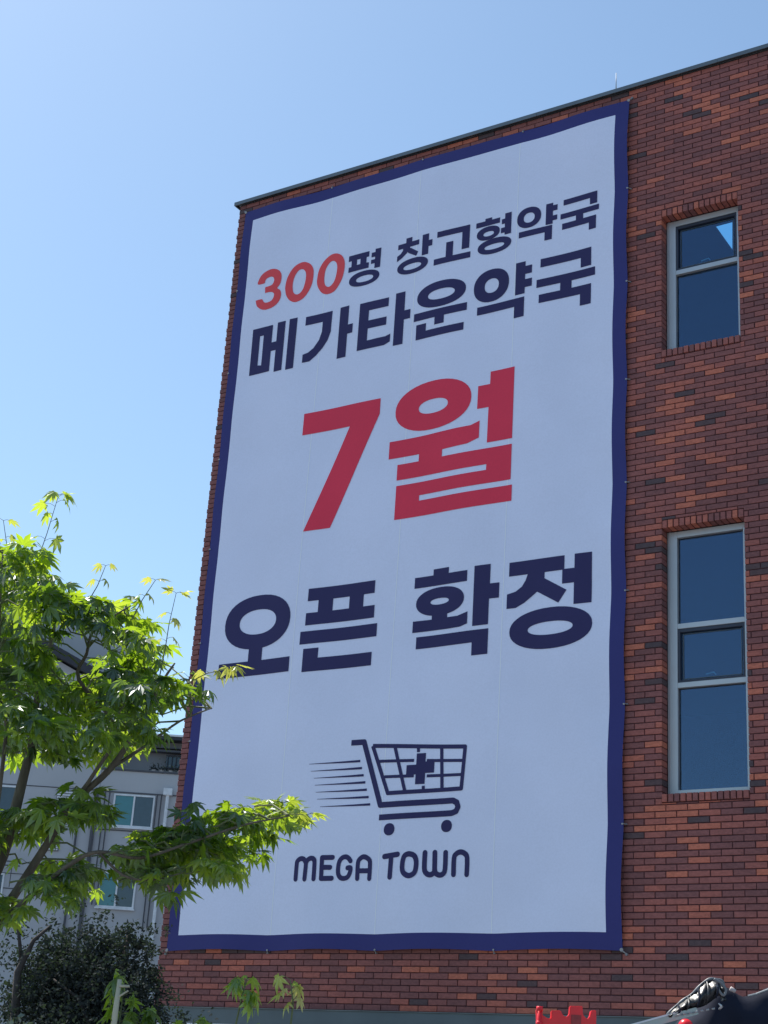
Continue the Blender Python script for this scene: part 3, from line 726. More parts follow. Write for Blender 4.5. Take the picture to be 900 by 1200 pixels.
# barred window of the setback
f = MB(); f.box(-6.72, -5.6, 1.10, 1.195, 12.36, 12.72); fo = f.build('window', M_slate, apt)
k = MB()
for i in range(8): k.box(-6.68+i*.14, -6.65+i*.14, 1.02, 1.05, 12.34, 12.74)
k.box(-6.74, -5.6, 1.01, 1.06, 12.74, 12.77); k.box(-6.74, -5.6, 1.01, 1.06, 12.32, 12.35)
k.build('bar', M_roof, fo)
for i, (a, r) in enumerate(((-6.75, .09), (-6.45, .07), (-6.12, .1), (-7.0, .07))):
    m = MB(); m.tube([(a, .35, 11.987), (a, .35, 12.11)], [r*.8, r], 10)
    t = tag(m.build('flower_pot', M_pot), ['pale flower pot left of centre on the apartment parapet', 'small pale flower pot in the middle of the apartment parapet row', 'largest pale flower pot at the brick corner end of the parapet', 'leftmost small flower pot on the apartment parapet'][i], 'pot', 'pots on the apartment parapet')
    t.data.transform(Matrix.Translation((-a, -.35, -11.987)))
    t.location = S(a, AB+.35, 11.987); t.rotation_euler = (0, 0, YAW)
    m = MB(); rr = random.Random(i)
    for q in range(60):
        c = Vector((rr.gauss(0, .1), rr.gauss(0, .08), .12+abs(rr.gauss(0, .09)))); d = Vector((rr.uniform(-1, 1), rr.uniform(-1, 1), rr.uniform(-1, 1)))*.05; e_ = Vector((rr.uniform(-1, 1), rr.uniform(-1, 1), rr.uniform(-1, 1)))*.04
        m.add([c, c+d, c+d+e_, c+e_], [(0,1,2,3)], 0, rr.random())
    o = m.build('foliage', M_shrub, t, tone=True); o['kind'] = 'stuff'
# balcony rail on the left
m = MB()
for z in (8.75, 8.62): m.tube([(-16, -.3, z), (-10.8, -.3, z)], .02, 6)
for i in range(12): m.tube([(-16+i*.45, -.3, 7.95), (-16+i*.45, -.3, 8.75)], .015, 6)
m.build('railing', M_line, apt)

# ------------------------------------------------------------------ dark evergreen behind, and hedge
def blob_foliage(centres, n, leaf, mat, seed, loc, name, parent=None):
    rr = random.Random(seed); m = MB()
    tot = sum(c[3]*c[4]*c[5] for c in centres)
    for c in centres:
        k = int(n*c[3]*c[4]*c[5]/tot)
        tw = [(rr.gauss(0, .5), rr.gauss(0, .5), rr.gauss(0, .5)) for _ in range(max(6, k//22))]
        for i in range(k):
            t = rr.choice(tw)
            p = Vector((c[0]+c[3]*(t[0]+rr.gauss(0, .10)), c[1]+c[4]*(t[1]+rr.gauss(0, .10)), c[2]+c[5]*(t[2]+rr.gauss(0, .10))))
            d = Vector((rr.uniform(-1, 1), rr.uniform(-1, 1), rr.uniform(-.6, 1))).normalized()*leaf*rr.uniform(.6, 1.4)
            w = d.cross(Vector((rr.uniform(-1, 1), rr.uniform(-1, 1), rr.uniform(-1, 1)))).normalized()*leaf*.28
            m.add([p-d*.5, p+w, p+d*.5, p-w], [(0,1,2,3)], 0, rr.random())
    m.v = [(v[0]-loc[0], v[1]-loc[1], v[2]-loc[2]) for v in m.v]
    o = m.build(name, mat, parent, tone=True); o['kind'] = 'stuff'
    return o
def ev_tree(a, b, centres, n, seed, label, trunk):
    loc = S(a, b, 0)
    t = tag(empty('evergreen_tree', loc), label, 'tree')
    cs = []
    for (ca, cb, cz, ra, rz_) in centres:
        w = S(ca, cb, cz); cs.append((w.x, w.y, w.z, ra, ra, rz_))
    blob_foliage(cs, n, .042, M_shrub, seed, loc, 'crown', t)
    m = MB()
    for pts, r in trunk: m.tube([S(*q)-loc for q in pts], r, 8)
    m.build('trunk', M_dbark, t, smooth=True)
EC = [(-2.95, 16, 2.80, .36, .36), (-2.55, 15.9, 2.95, .40, .34), (-2.2, 16.1, 3.02, .30, .30), (-1.98, 16.3, 2.8, .2, .34), (-2.5, 16, 2.6, .62, .42), (-2.9, 16.2, 2.5, .5, .4), (-2.05, 16, 2.45, .34, .38), (-2.4, 16, 2.0, .8, .5), (-2.4, 16.2, 1.4, .8, .5)]
ev_tree(-2.7, 16, EC, 65000, 5, 'dark bushy evergreen tree at the foot of the pale apartment block',
    [([(-2.95, 15.8, 0), (-3.08, 15.75, 1.6), (-3.16, 15.7, 2.75), (-3.05, 15.7, 3.05), (-2.9, 15.7, 3.2)], [.09, .06, .035, .02, .012]),
     ([(-3.13, 15.72, 2.8), (-3.2, 15.7, 3.1), (-3.28, 15.7, 3.3)], [.022, .015, .01]),
     ([(-2.4, 16, 0), (-2.35, 16, 1.8), (-2.2, 16, 3.2)], [.08, .05, .02]),
     ([(-2.35, 15.6, 2.2), (-2.55, 15.6, 2.55), (-2.8, 15.6, 2.7)], [.02, .015, .01])])
HC = [(-3.6+i*.36, 14.5+.2*math.sin(i*2.1), 1.98+.10*math.sin(i*1.3), .3, .20) for i in range(6)]
loc = S(-2.6, 14.5, 0)
t = tag(empty('hedge', loc), 'low grey green hedge growing below the dark evergreen', 'hedge')
blob_foliage([(*S(c[0], c[1], c[2]), c[3], c[3], c[4]) for c in HC] + [(*S(c[0], c[1], 1.2), .3, .3, .7) for c in HC], 9000, .075, leaf_mat('hedge_leaf', [(0, (.04, .06, .045)), (1, (.12, .15, .11))], [(0, (.05, .08, .03)), (1, (.1, .14, .05))], .08, .25), 8, loc, 'foliage', t)
m = MB()
for i in range(6): m.tube([S(-3.6+i*.36, 14.5, 0)-loc, S(-3.55+i*.36, 14.5, 1.8)-loc], .02, 6)
m.build('stem', M_dbark, t)

# ------------------------------------------------------------------ maple
def leaf_mesh_data(rr, droop, slim=1.0):
    """palmate maple leaf, unit length, petiole at the origin, central lobe along +X"""
    lobes = [(0, 1.0), (40, .88), (-40, .88), (78, .66), (-78, .66), (118, .36), (-118, .36)]
    lobes = sorted(lobes)
    V = [(0, 0, 0)]; F = []
    c0 = .06
    def P(r, deg, up=0):
        a = math.radians(deg); x, y = c0 + r*math.cos(a), r*math.sin(a)
        rad = math.hypot(x, y)
        z = -droop*rad**1.7*.75 - .10*abs(math.sin(math.radians(deg)))*rad*droop + up
        return (x*(1-.16*droop*rad), y*(1-.22*droop*rad), z)
    vals = []
    for i in range(len(lobes)+1):
        if i == 0: vals.append(P(.10, -150))
        elif i == len(lobes): vals.append(P(.10, 150))
        else: vals.append(P(.33*slim, (lobes[i-1][0]+lobes[i][0])/2))
    base = len(V); V.extend(vals)
    for i, (ang, L) in enumerate(lobes):
        tw = rr.uniform(-4, 4); L *= rr.uniform(.9, 1.08)
        wd = 15.5*slim
        b = len(V)
        V.extend([P(L*.56, ang-wd+tw, .02), P(L*.56, ang+tw, -.02), P(L*.56, ang+wd+tw, .02), P(L, ang+tw*1.5)])
        vL, vR = base+i, base+i+1
        F.extend([(0, vL, b), (0, b, b+1), (0, b+1, b+2), (0, b+2, vR), (b, b+3, b+1), (b+1, b+3, b+2)])
    return V, F
rl = random.Random(21)
VAR = [leaf_mesh_data(rl, d, s) for d, s in ((.15, 1), (.4, 1.05), (.7, 1), (1.0, .95), (.5, .9), (.9, .9), (.1, .95), (.6, 1.1))]
LM = []
for V, F in VAR:
    k = MB(); k.add(V, F); LM.append(k.mesh('leaf', M_leaf, smooth=False))

class Maple:
    def __init__(s, seed): s.r = random.Random(seed); s.leaves = []; s.tw = MB()
    def leaf(s, p, d, size, tone, droop_ang=None):
        r = s.r
        d = Vector(d); d.z = 0
        if d.length < .01: d = Vector((r.uniform(-1, 1), r.uniform(-1, 1), 0))
        d.normalize()
        pit = math.radians(r.gauss(24, 30) if droop_ang is None else droop_ang)
        # petiole
        pet = size*r.uniform(.35, .7)
        q = Vector(p) + d*pet*.9 + Vector((0, 0, pet*.25))
        s.tw.tube([p, (Vector(p)+q)/2 + Vector((0, 0, pet*.12)), q], [.0010, .0008, .0008], 3, cap=False)
        x = Vector((d.x*math.cos(pit), d.y*math.cos(pit), -math.sin(pit)))
        y = Vector((-d.y, d.x, 0)); z = x.cross(y)
        ro = Matrix.Rotation(r.gauss(0, .38), 3, x)
        y = ro @ y; z = ro @ z
        m = Matrix(((x.x, y.x, z.x), (x.y, y.y, z.y), (x.z, y.z, z.z))) * size
        m = m.to_4x4(); m.translation = q
        s.leaves.append((m, r.randrange(len(VAR)), tone))
    def twig(s, pts, r0, r1, n=5):
        k = len(pts); s.tw.tube(pts, [r0+(r1-r0)*i/(k-1) for i in range(k)], n)
    def spray(s, c, d, L, nodes, side=.6, tone=.3, size=.052):
        """a leafy shoot ending near c, running along d"""
        r = s.r; d = Vector(d).normalized(); c = Vector(c)
        P = []
        for i in range(nodes+1):
            t = i/nodes
            P.append(c + d*L*(t-.6) + Vector((r.gauss(0, .006), r.gauss(0, .006), .035*L*4*math.sin(t*2.4) - .10*L*t*t)))
        s.twig(P, .0028, .0012)
        for i in range(1, nodes+1):
            tg = (P[i]-P[i-1]).normalized()
            sd = Vector((-tg.y, tg.x, 0)).normalized()
            if i % 2 == 0: fan = ((sd, .8), (-sd, .8))
            else: fan = ((sd*.8+Vector((0, 0, .5)), .8), (-sd*.8+Vector((0, 0, -.5)), .8))
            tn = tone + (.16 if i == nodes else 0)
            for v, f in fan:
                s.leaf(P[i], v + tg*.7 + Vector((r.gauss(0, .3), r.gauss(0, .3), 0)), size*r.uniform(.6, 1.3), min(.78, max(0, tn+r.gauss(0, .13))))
            if r.random() < side and i < nodes:
                for sg in (1, -1):
                    if r.random() < .3: continue
                    e = P[i] + (tg*.6 + sd*sg*.9).normalized()*L*r.uniform(.25, .45) + Vector((0, 0, r.uniform(-.02, .02)))
                    s.twig([P[i], (P[i]+e)/2 + Vector((0, 0, .008)), e], .0016, .001, 4)
                    for w in (sd*sg, tg, sd*sg*.4+tg*.9, -sd*sg*.5+tg*.5):
                        s.leaf(e, w + Vector((r.gauss(0, .3), r.gauss(0, .3), 0)), size*r.uniform(.65, 1.1), min(.8, max(0, tn+r.gauss(0, .13))))
    def finish(s, root, loc, limit):
        s.tw.v = [(v[0]-loc.x, v[1]-loc.y, v[2]-loc.z) for v in s.tw.v]
        o = s.tw.build('twigs', M_twig, root); o['kind'] = 'stuff'
        def sc_(L):
            x, y = px(L[0].translation)
            if not (-5 < x < 905 and -5 < y < 1205): return -1
            return L[0].to_scale()[0] / (L[0].translation-EYE).length * (1.25 if L[2] > .6 else 1)
        od = sorted(range(len(s.leaves)), key=lambda i: -sc_(s.leaves[i]))
        keep = set(i for i in od[:limit] if sc_(s.leaves[i]) > 0)
        mb = MB()
        for i, (m, k, tone) in enumerate(s.leaves):
            if i in keep:
                o = link('leaf', LM[k], root); mm = m.copy(); mm.translation = m.translation - loc
                o.matrix_local = mm; o['tone'] = float(tone)
            else:
                V, F = VAR[k]
                mb.add([(m @ Vector(v)) - loc for v in V], F, 0, tone)
        if mb.v:
            o = mb.build('foliage', M_leaf, root, tone=True); o['kind'] = 'stuff'

mp = Maple(3)
mloc = S(-1.42, 5.7, 0)
maple = tag(empty('maple_tree', mloc), 'leafy green maple tree with backlit palmate leaves reaching in front of the banner', 'tree')
bk = lambda L: [S(*q) for q in L]
limbs = [
 ('trunk', [(-1.42, 5.7, 0), (-1.45, 5.72, .8), (-1.43, 5.7, 1.5), (-1.40, 5.7, 2.0)], [.075, .06, .05, .046]),
 ('limb', [(-1.40, 5.7, 1.98), (-1.329, 5.72, 2.233), (-1.266, 5.74, 2.413), (-1.233, 5.75, 2.703), (-1.222, 5.76, 2.844), (-1.236, 5.8, 3.033), (-1.222, 5.85, 3.295), (-1.294, 5.8, 3.464)], [.034, .026, .022, .017, .014, .011, .007, .004]),
 ('limb', [(-1.40, 5.7, 1.9), (-1.33, 5.7, 2.08), (-1.228, 5.7, 2.216), (-1.101, 5.68, 2.457), (-1.029, 5.66, 2.597), (-.908, 5.64, 2.725), (-.826, 5.64, 2.886), (-.765, 5.62, 3.033), (-.72, 5.62, 3.12)], [.03, .022, .017, .0135, .0125, .0115, .009, .006, .003]),
 ('limb', [(-1.38, 5.68, 1.92), (-1.25, 5.6, 2.10), (-1.156, 5.55, 2.206), (-.989, 5.5, 2.357), (-.887, 5.48, 2.408), (-.75, 5.5, 2.40), (-.61, 5.52, 2.456), (-.42, 5.55, 2.54), (-.26, 5.6, 2.593)], [.022, .014, .0105, .008, .0065, .0055, .005, .004, .002]),
 ('limb', [(-1.03, 5.66, 2.60), (-.96, 5.62, 2.70), (-.90, 5.6, 2.86), (-1.054, 5.6, 3.03), (-1.035, 5.58, 3.12), (-1.02, 5.6, 3.222), (-.90, 5.6, 3.32)], [.008, .007, .006, .007, .006, .005, .002]),
 ('limb', [(-1.263, 5.55, 2.40), (-1.263, 5.5, 2.81), (-1.288, 5.45, 2.871), (-1.33, 5.45, 3.169), (-1.36, 5.45, 3.45)], [.008, .0065, .006, .005, .002]),
 ('limb', [(-1.40, 5.7, 1.95), (-1.55, 5.8, 2.4), (-1.72, 5.9, 2.9), (-1.9, 5.9, 3.4)], [.03, .02, .013, .004]),
 ('limb', [(-.887, 5.48, 2.408), (-.80, 5.5, 2.34), (-.70, 5.5, 2.33), (-.60, 5.5, 2.36)], [.0055, .0045, .0035, .0015]),
 ('limb', [(-.908, 5.64, 2.725), (-.80, 5.7, 2.83), (-.70, 5.8, 2.95), (-.60, 5.9, 3.03)], [.007, .006, .004, .002]),
]
limb_pts = []
for nm, L, R in limbs:
    m = MB(); P = [S(*q) for q in L]
    # smooth the polyline
    Q = []; RR = []
    for i in range(len(P)-1):
        a, b, c, d = P[max(i-1, 0)], P[i], P[i+1], P[min(i+2, len(P)-1)]
        for k in range(4):
            t = k/4
            Q.append(.5*((2*b)+(-a+c)*t+(2*a-5*b+4*c-d)*t*t+(-a+3*b-3*c+d)*t**3)); RR.append(R[i]+(R[i+1]-R[i])*t)
    Q.append(P[-1]); RR.append(R[-1])
    limb_pts += [(q, r_) for q, r_ in zip(Q, RR) if q.z > 2.0]
    m.tube([q-mloc for q in Q], RR, 8)
    m.build(nm, M_bark, maple, smooth=True)
SPRAYS = json.loads('''[[-1.6,5.6,3.42],[-1.45,5.78,3.45],[-1.7,5.36,3.09],[-1.16,5.36,3.23],[-1.48,5.43,2.73],[-0.89,6.17,3.04],[-1.47,5.68,3.02],[-0.89,5.4,2.81],[-1.2,6.17,3.13],[-1.3,5.77,3.43],[-1.26,5.35,3.37],[-1.19,5.4,3.13],[-1.62,5.45,3.2],[-1.89,6.0,3.08],[-1.42,6.18,3.41],[-1.13,5.76,3.36],[-1.34,5.45,2.88],[-1.93,5.99,3.42],[-0.92,5.71,3.08],[-1.77,6.08,3.25],[-0.96,5.93,2.85],[-1.35,5.87,2.82],[-0.93,5.74,3.29],[-0.88,5.92,3.24],[-1.77,5.75,3.5],[-0.71,5.41,2.98],[-1.1,6.0,3.08],[-0.67,5.75,3.06],[-0.85,6.14,3.25],[-1.03,5.5,3.24],[-1.23,5.46,3.06],[-1.79,5.37,3.38],[-0.94,5.78,3.17],[-1.85,5.81,2.86],[-1.36,5.99,2.92],[-1.19,5.84,2.86],[-1.18,5.4,2.9],[-1.53,6.08,2.88],[-1.17,5.34,2.74],[-1.28,5.31,3.31],[-1.11,5.36,3.17],[-1.61,5.62,2.98],[-1.41,5.39,3.2],[-1.32,5.52,3.01],[-1.41,5.79,3.24],[-1.44,6.01,2.84],[-1.76,5.83,2.76],[-1.0,5.8,3.0],[-1.07,6.0,2.86],[-0.83,6.14,3.11],[-1.18,5.78,3.02],[-1.02,5.97,3.19],[-1.42,5.92,3.04],[-1.36,5.7,2.86],[-0.87,5.89,3.15],[-0.78,5.49,2.82],[-0.93,6.07,2.93],[-0.82,5.28,2.9],[-1.1,5.59,3.25],[-1.38,5.55,3.12],[-1.85,6.17,3.01],[-1.47,5.91,3.41],[-1.26,5.54,2.92],[-1.5,5.94,3.56],[-0.9,5.62,2.92],[-1.11,5.38,3.24],[-1.51,6.13,3.21],[-1.29,5.69,3.34],[-0.93,5.42,3.15],[-1.34,6.16,2.85],[-1.19,5.59,2.9],[-1.27,5.93,3.08],[-0.91,5.3,2.75],[-1.37,5.43,3.17],[-1.41,6.16,3.32],[-1.15,5.99,2.85],[-1.09,6.08,3.01],[-1.0,5.74,3.05],[-1.44,6.04,3.22],[-1.0,5.62,3.29],[-1.12,5.83,2.99],[-1.22,5.48,2.98],[-1.13,5.34,2.79],[-1.23,5.84,2.82],[-1.2,6.08,2.99],[-0.88,5.45,3.14],[-0.85,5.62,3.04],[-1.46,6.16,3.46],[-1.45,5.84,3.07],[-1.24,5.29,2.81],[-1.16,5.76,2.78],[-1.31,6.17,3.21],[-1.58,5.85,3.18],[-1.33,5.91,3.54],[-0.82,5.66,2.98],[-1.2,5.44,2.84],[-1.48,6.0,3.62],[-0.83,5.87,3.09],[-1.39,5.38,3.29],[-1.02,6.08,3.45],[-1.2,5.43,3.2],[-0.74,5.96,3.07],[-1.61,6.05,2.98],[-0.92,5.56,2.99],[-1.46,5.67,3.52],[-1.35,5.52,3.23],[-1.38,5.84,3.42],[-1.29,6.01,3.48],[-1.22,5.61,3.13],[-0.81,5.3,2.81],[-1.39,6.0,3.08],[-0.97,5.61,2.6],[-1.83,5.93,2.53],[-1.27,5.67,2.51],[-1.66,5.55,2.48],[-1.2,5.63,2.52],[-1.58,5.5,2.37],[-1.03,5.71,2.57],[-1.69,5.8,2.48],[-1.47,5.93,2.5],[-1.62,5.82,2.54],[-1.1,5.6,2.53],[-1.34,5.65,2.46],[-1.69,5.59,2.41],[-1.56,5.66,2.47],[-1.47,5.62,2.46],[-1.18,5.78,2.52],[-1.42,5.73,2.52],[-1.53,5.56,2.4],[-1.32,5.62,2.5],[-1.03,5.55,2.5],[-1.0,5.94,2.6],[-1.7,5.88,2.54],[-1.27,5.58,2.45],[-1.26,5.88,2.5],[-1.46,5.54,2.5],[-1.08,5.68,2.58],[-1.07,5.5,2.29],[-0.97,5.59,2.35],[-1.04,5.5,2.25],[-1.1,5.92,2.41],[-1.06,5.88,2.32],[-1.15,5.89,2.39],[-1.02,5.92,2.34],[-0.75,5.67,2.44],[-0.47,5.61,2.58],[-0.54,5.65,2.56],[-0.34,5.66,2.57],[-0.83,5.95,2.4],[-0.66,5.87,2.46],[-0.4,5.82,2.61],[-0.56,5.58,2.37],[-0.53,5.75,2.5],[-0.71,5.63,2.37],[-0.35,5.88,2.67],[-0.65,5.63,2.5],[-0.44,5.65,2.53],[-0.6,5.74,2.47],[-0.61,5.92,2.57],[-0.71,5.82,2.44],[-0.64,5.61,2.35],[-0.39,5.92,2.56],[-0.87,5.74,2.42],[-0.74,5.75,2.5],[-0.49,5.79,2.45],[-0.78,5.54,2.41],[-0.27,5.73,2.6],[-0.53,5.65,2.44],[-0.46,5.93,2.5],[-0.5,5.51,2.36],[-0.52,5.9,2.56],[-0.61,5.53,2.53],[-0.68,5.66,2.46],[-0.76,5.64,2.33],[-0.67,5.51,2.31],[-1.31,5.86,2.22],[-1.31,5.52,2.19],[-1.41,5.6,2.18],[-1.48,5.64,2.19],[-1.34,5.49,2.14],[-1.56,5.94,2.16],[-1.23,5.7,2.24],[-1.16,5.5,2.17],[-1.45,5.84,2.24],[-1.3,5.65,2.23],[-1.3,5.63,2.16]]''')
for (a, b, z) in SPRAYS:
    c = S(a, b, z)
    # nearest limb point a little way below
    best = min(limb_pts, key=lambda q: (q[0]-c).length + (0.15 if q[0].z > c.z+.05 else 0) + abs((q[0]-c).length-.18)*.3)
    st = best[0]
    d = c - st
    if d.length < .04: d = Vector((mp.r.gauss(0, 1), mp.r.gauss(0, 1), .2))
    dh = Vector((d.x, d.y, d.z*.45))
    if z < 2.75 and a > -.8: dh = (dh.normalized() + S(1, 0, .05)*.9)
    L = mp.r.uniform(.13, .2)
    start = c + dh.normalized()*L*(-.6)
    mid = (st+start)/2 + Vector((mp.r.gauss(0, .01), mp.r.gauss(0, .01), .02))
    mp.twig([st, mid, start], .004, .0028)
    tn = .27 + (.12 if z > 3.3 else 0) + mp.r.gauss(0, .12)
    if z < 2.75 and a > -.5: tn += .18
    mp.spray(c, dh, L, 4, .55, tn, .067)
# long new shoots above the crown
def shoot(pts, leaves, size=.05, tone=.75):
    P = bk(pts); mp.twig(P, .0026, .0011)
    for (i, t, dx, dz, s_) in leaves:
        q = P[i].lerp(P[min(i+1, len(P)-1)], t)
        mp.leaf(q, S(dx, mp.r.uniform(-.5, .5), 0), size*s_, tone, dz)
shoot([(-1.30, 5.7, 3.42), (-1.294, 5.7, 3.464), (-1.266, 5.7, 3.613), (-1.243, 5.7, 3.771)], [(3, 0, 1, 12, 1), (3, 0, -1, 5, .9), (3, 0, .6, -15, .7), (2, .7, -1, 25, 1), (2, .8, 1, 40, .9), (2, .3, 1, 45, .9), (1, .8, 1, 50, 1.1), (1, .85, -1, 15, .9), (1, .1, -1, 30, 1), (1, .1, 1, 40, 1), (0, .5, -1, 30, 1.1), (0, .6, 1, 35, 1.1), (2, .95, 1, 5, 1), (2, .5, -.6, 50, .9), (1, .5, 1, 60, 1), (1, .6, -1, 45, .9), (3, 0, -.3, 40, .9)], .066, .76)
shoot([(-1.391, 5.7, 3.45), (-1.40, 5.7, 3.52), (-1.437, 5.7, 3.653)], [(2, 0, 1, 5, .9), (2, 0, -1, 0, .9), (1, .5, 1, 20, .8), (1, .4, -1, 20, .8), (1, 0, 1, 30, 1)], .055, .85)
shoot([(-.775, 5.65, 3.06), (-.765, 5.65, 3.179), (-.761, 5.65, 3.277), (-.748, 5.65, 3.395)], [(3, 0, 1, 20, .9), (3, 0, -1, -10, .8), (3, 0, .3, -40, .8), (2, .3, -1, 30, .8), (2, .1, 1, 45, .9), (1, .4, 1, 35, .9), (1, .3, -1, 20, .9)], .058, .9)
shoot([(-.90, 5.65, 3.28), (-.87, 5.65, 3.36), (-.83, 5.65, 3.44)], [(2, 0, 1, 10, .9), (2, 0, -1, 10, .8), (1, .2, -1, 30, .9), (1, .2, 1, 30, .9)], .055, .92)
shoot([(-1.10, 5.7, 3.30), (-1.05, 5.7, 3.42), (-1.03, 5.7, 3.50)], [(2, 0, 1, 10, .8), (2, 0, -1, 10, .8), (1, .2, -1, 30, .9), (1, .2, 1, 30, .9)], .05, .9)
shoot([(-.68, 5.65, 3.05), (-.60, 5.62, 3.09), (-.516, 5.6, 3.108)], [(2, 0, 1, 10, 1), (2, 0, .6, 30, .9), (1, .7, 1, 20, .9), (1, .2, 1, 45, 1), (1, .1, -1, 30, 1), (1, .5, .3, 60, 1)], .06, .9)
shoot([(-.34, 5.6, 2.58), (-.26, 5.6, 2.60), (-.20, 5.6, 2.60)], [(2, 0, 1, 15, .9), (2, 0, .6, -5, .9), (1, .7, 1, 20, .9), (1, .2, 1, 45, 1), (1, .1, -1, 20, 1), (1, .5, .3, 60, 1)], .06, .82)
mp.finish(maple, mloc, 300)

# ------------------------------------------------------------------ staked sapling and two young shoots at the bottom
def sapling(seed, stems, label, nleaf, tone, group=None, size=.055, spread=.5):
    s = Maple(seed); loc = S(stems[0][0][0], stems[0][0][1], 0)
    root = tag(empty('maple_sapling', loc), label, 'sapling', group)
    m = MB()
    for st in stems:
        P = bk(st); m.tube([q-loc for q in P], [.006*(1-.75*i/(len(P)-1)) for i in range(len(P))], 6)
    m.build('stem', M_twig, root, smooth=True)
    for st in stems:
        P = bk(st)
        for i in range(nleaf):
            t = 1 - (i/nleaf)*spread; f = t*(len(P)-1); k = min(int(f), len(P)-2)
            q = P[k].lerp(P[k+1], f-k)
            s.leaf(q, S(s.r.choice((-1, 1)), s.r.uniform(-.9, .9), 0), size*s.r.uniform(.8, 1.2), tone + s.r.gauss(0, .08), s.r.uniform(15, 70))
    s.finish(root, loc, 60)
sapling(31, [[(-.715, 5.32, 0), (-.72, 5.32, 1.2), (-.73, 5.32, 1.7), (-.728, 5.32, 2.005)], [(-.715, 5.36, 1.4), (-.69, 5.36, 1.7), (-.672, 5.36, 1.9)]], 'young green maple sapling tied beside the wooden stake', 34, .28, None, .062, .42)
sapling(32, [[(-.38, 5.3, 0), (-.38, 5.3, 1.2), (-.37, 5.3, 1.8), (-.35, 5.3, 1.95), (-.337, 5.3, 2.02)]], 'slender sapling with yellowish tip in front of the brick base', 13, .62, 'young shoots in front of the wall base', .06, .3)
sapling(33, [[(-.20, 5.3, 0), (-.20, 5.3, 1.2), (-.19, 5.3, 1.8), (-.185, 5.3, 1.95), (-.20, 5.3, 2.02)]], 'slender sapling with pale open leaves, nearest to the cart logo', 7, .9, 'young shoots in front of the wall base', .055, .3)
for sd, (a_, b_, h_, lb) in enumerate(((-.60, 5.35, 1.86, 'low leafy sapling nearest to the wooden stake at the bottom edge'), (-.50, 5.30, 1.88, 'low leafy sapling just left of centre between stake and yellow tipped shoot'),
                                      (-.42, 5.35, 1.85, 'low leafy sapling close beside the yellow tipped slender shoot'), (-.28, 5.35, 1.87, 'low leafy sapling between the two taller slender shoots'))):
    sapling(34+sd, [[(a_, b_, 0), (a_, b_, 1.2), (a_+.004, b_, 1.75), (a_+.006, b_, h_)]], lb, 9, .38, 'low saplings along the bottom edge', .055, .16)

st = tag(empty('wooden_stake', S(-.745, 5.28, 0)), 'peeled wooden stake with short cross piece beside the green sapling', 'stake')
L0 = S(-.745, 5.28, 0)
m = MB(); m.tube([S(-.752, 5.28, 0)-L0, S(-.748, 5.28, 1.0)-L0, S(-.740, 5.28, 1.88)-L0, S(-.738, 5.28, 1.985)-L0], [.014, .012, .0095, .007], 8); m.build('pole', M_wood, st, smooth=True)
m = MB(); m.tube([S(-.738, 5.275, 1.965)-L0, S(-.704, 5.275, 1.966)-L0], .0042, 6); m.build('cross_piece', M_wood, st)
m = MB(); m.tube([S(-.738, 5.275, 1.93)-L0, S(-.706, 5.27, 1.952)-L0], .003, 5); m.build('brace', M_wood, st)

# ------------------------------------------------------------------ canopy cover, rail, red frame (bottom right)
RB = 8.25
def K(a, z, b=RB): return S(a*1.0, b, z)
cloc = S(2.0, RB, 0)
cv = tag(empty('tarpaulin_cover', cloc), 'dark navy tarpaulin draped in a peak at the bottom right corner', 'tarpaulin')
ridge = [(1.60, 2.10), (1.66, 2.165), (1.73, 2.225), (1.775, 2.285), (1.80, 2.322), (1.846, 2.352), (1.881, 2.349), (1.905, 2.326), (1.94, 2.312), (1.982, 2.320), (2.02, 2.336), (2.068, 2.356), (2.154, 2.395), (2.3, 2.44), (2.6, 2.50), (3.2, 2.52)]
def lerp_ridge(a):
    for (a0, z0), (a1, z1) in zip(ridge, ridge[1:]):
        if a0 <= a <= a1: return z0+(z1-z0)*(a-a0)/(a1-a0)
    return ridge[-1][1]
mb = MB(); NA, NZ = 90, 26; rows = []
for j in range(NZ+1):
    row = []
    for i in range(NA+1):
        a = 1.60 + 1.6*i/NA; zt = lerp_ridge(a); t = j/NZ
        z = zt - t*1.0
        fold = .035*math.sin(a*26 + t*2.0)*min(1, t*3) + .03*math.sin(a*11+1.0)*t + .05*t
        fold += .02*math.exp(-((a-1.93)/.02)**2)*min(1, t*4)
        p = S(a + (.10*(1-t)*0), RB - .04*math.sin(min(1, t*8)*1.57) - fold, z); row.append(p)
    rows.append(row)
back = [[S(1.60+1.6*i/NA, RB + .8*k/4, lerp_ridge(1.60+1.6*i/NA) - .06*(k/4)**2 - .02*math.sin(k*2+i*.2)*(k > 0)) for i in range(NA+1)] for k in range(1, 5)]
rows = list(reversed(back)) + rows
for r_ in rows: mb.v.extend([tuple(q-cloc) for q in r_])
W_ = NA+1
for j in range(len(rows)-1):
    for i in range(NA): mb.f.append((j*W_+i, j*W_+i+1, (j+1)*W_+i+1, (j+1)*W_+i)); mb.mi.append(0); mb.tone.append(0)
o = mb.build('cover', M_tarp, cv, smooth=True)
md = o.modifiers.new('thick', 'SOLIDIFY'); md.thickness = .004
m = MB()
m.tube([S(a_, RB-.03, lerp_ridge(a_)+.002)-cloc for a_ in (1.96, 2.0, 2.05, 2.1, 2.154, 2.25, 2.4)], .0055, 6); m.build('edge_piping', M_railm, cv)
m = MB(); m.tube([S(1.872, RB-.03, 2.348)-cloc, S(1.898, RB-.03, 2.336)-cloc], [.012, .009], 8); m.build('ridge_cap', M_pot, cv, smooth=True)
m = MB()
for a_, b_ in ((1.75, .5), (2.6, .1), (2.6, .7)): m.tube([S(a_, RB+b_, 0)-cloc, S(a_, RB+b_, lerp_ridge(a_)-.08)-cloc], .02, 8)
m.build('leg', M_post, cv)

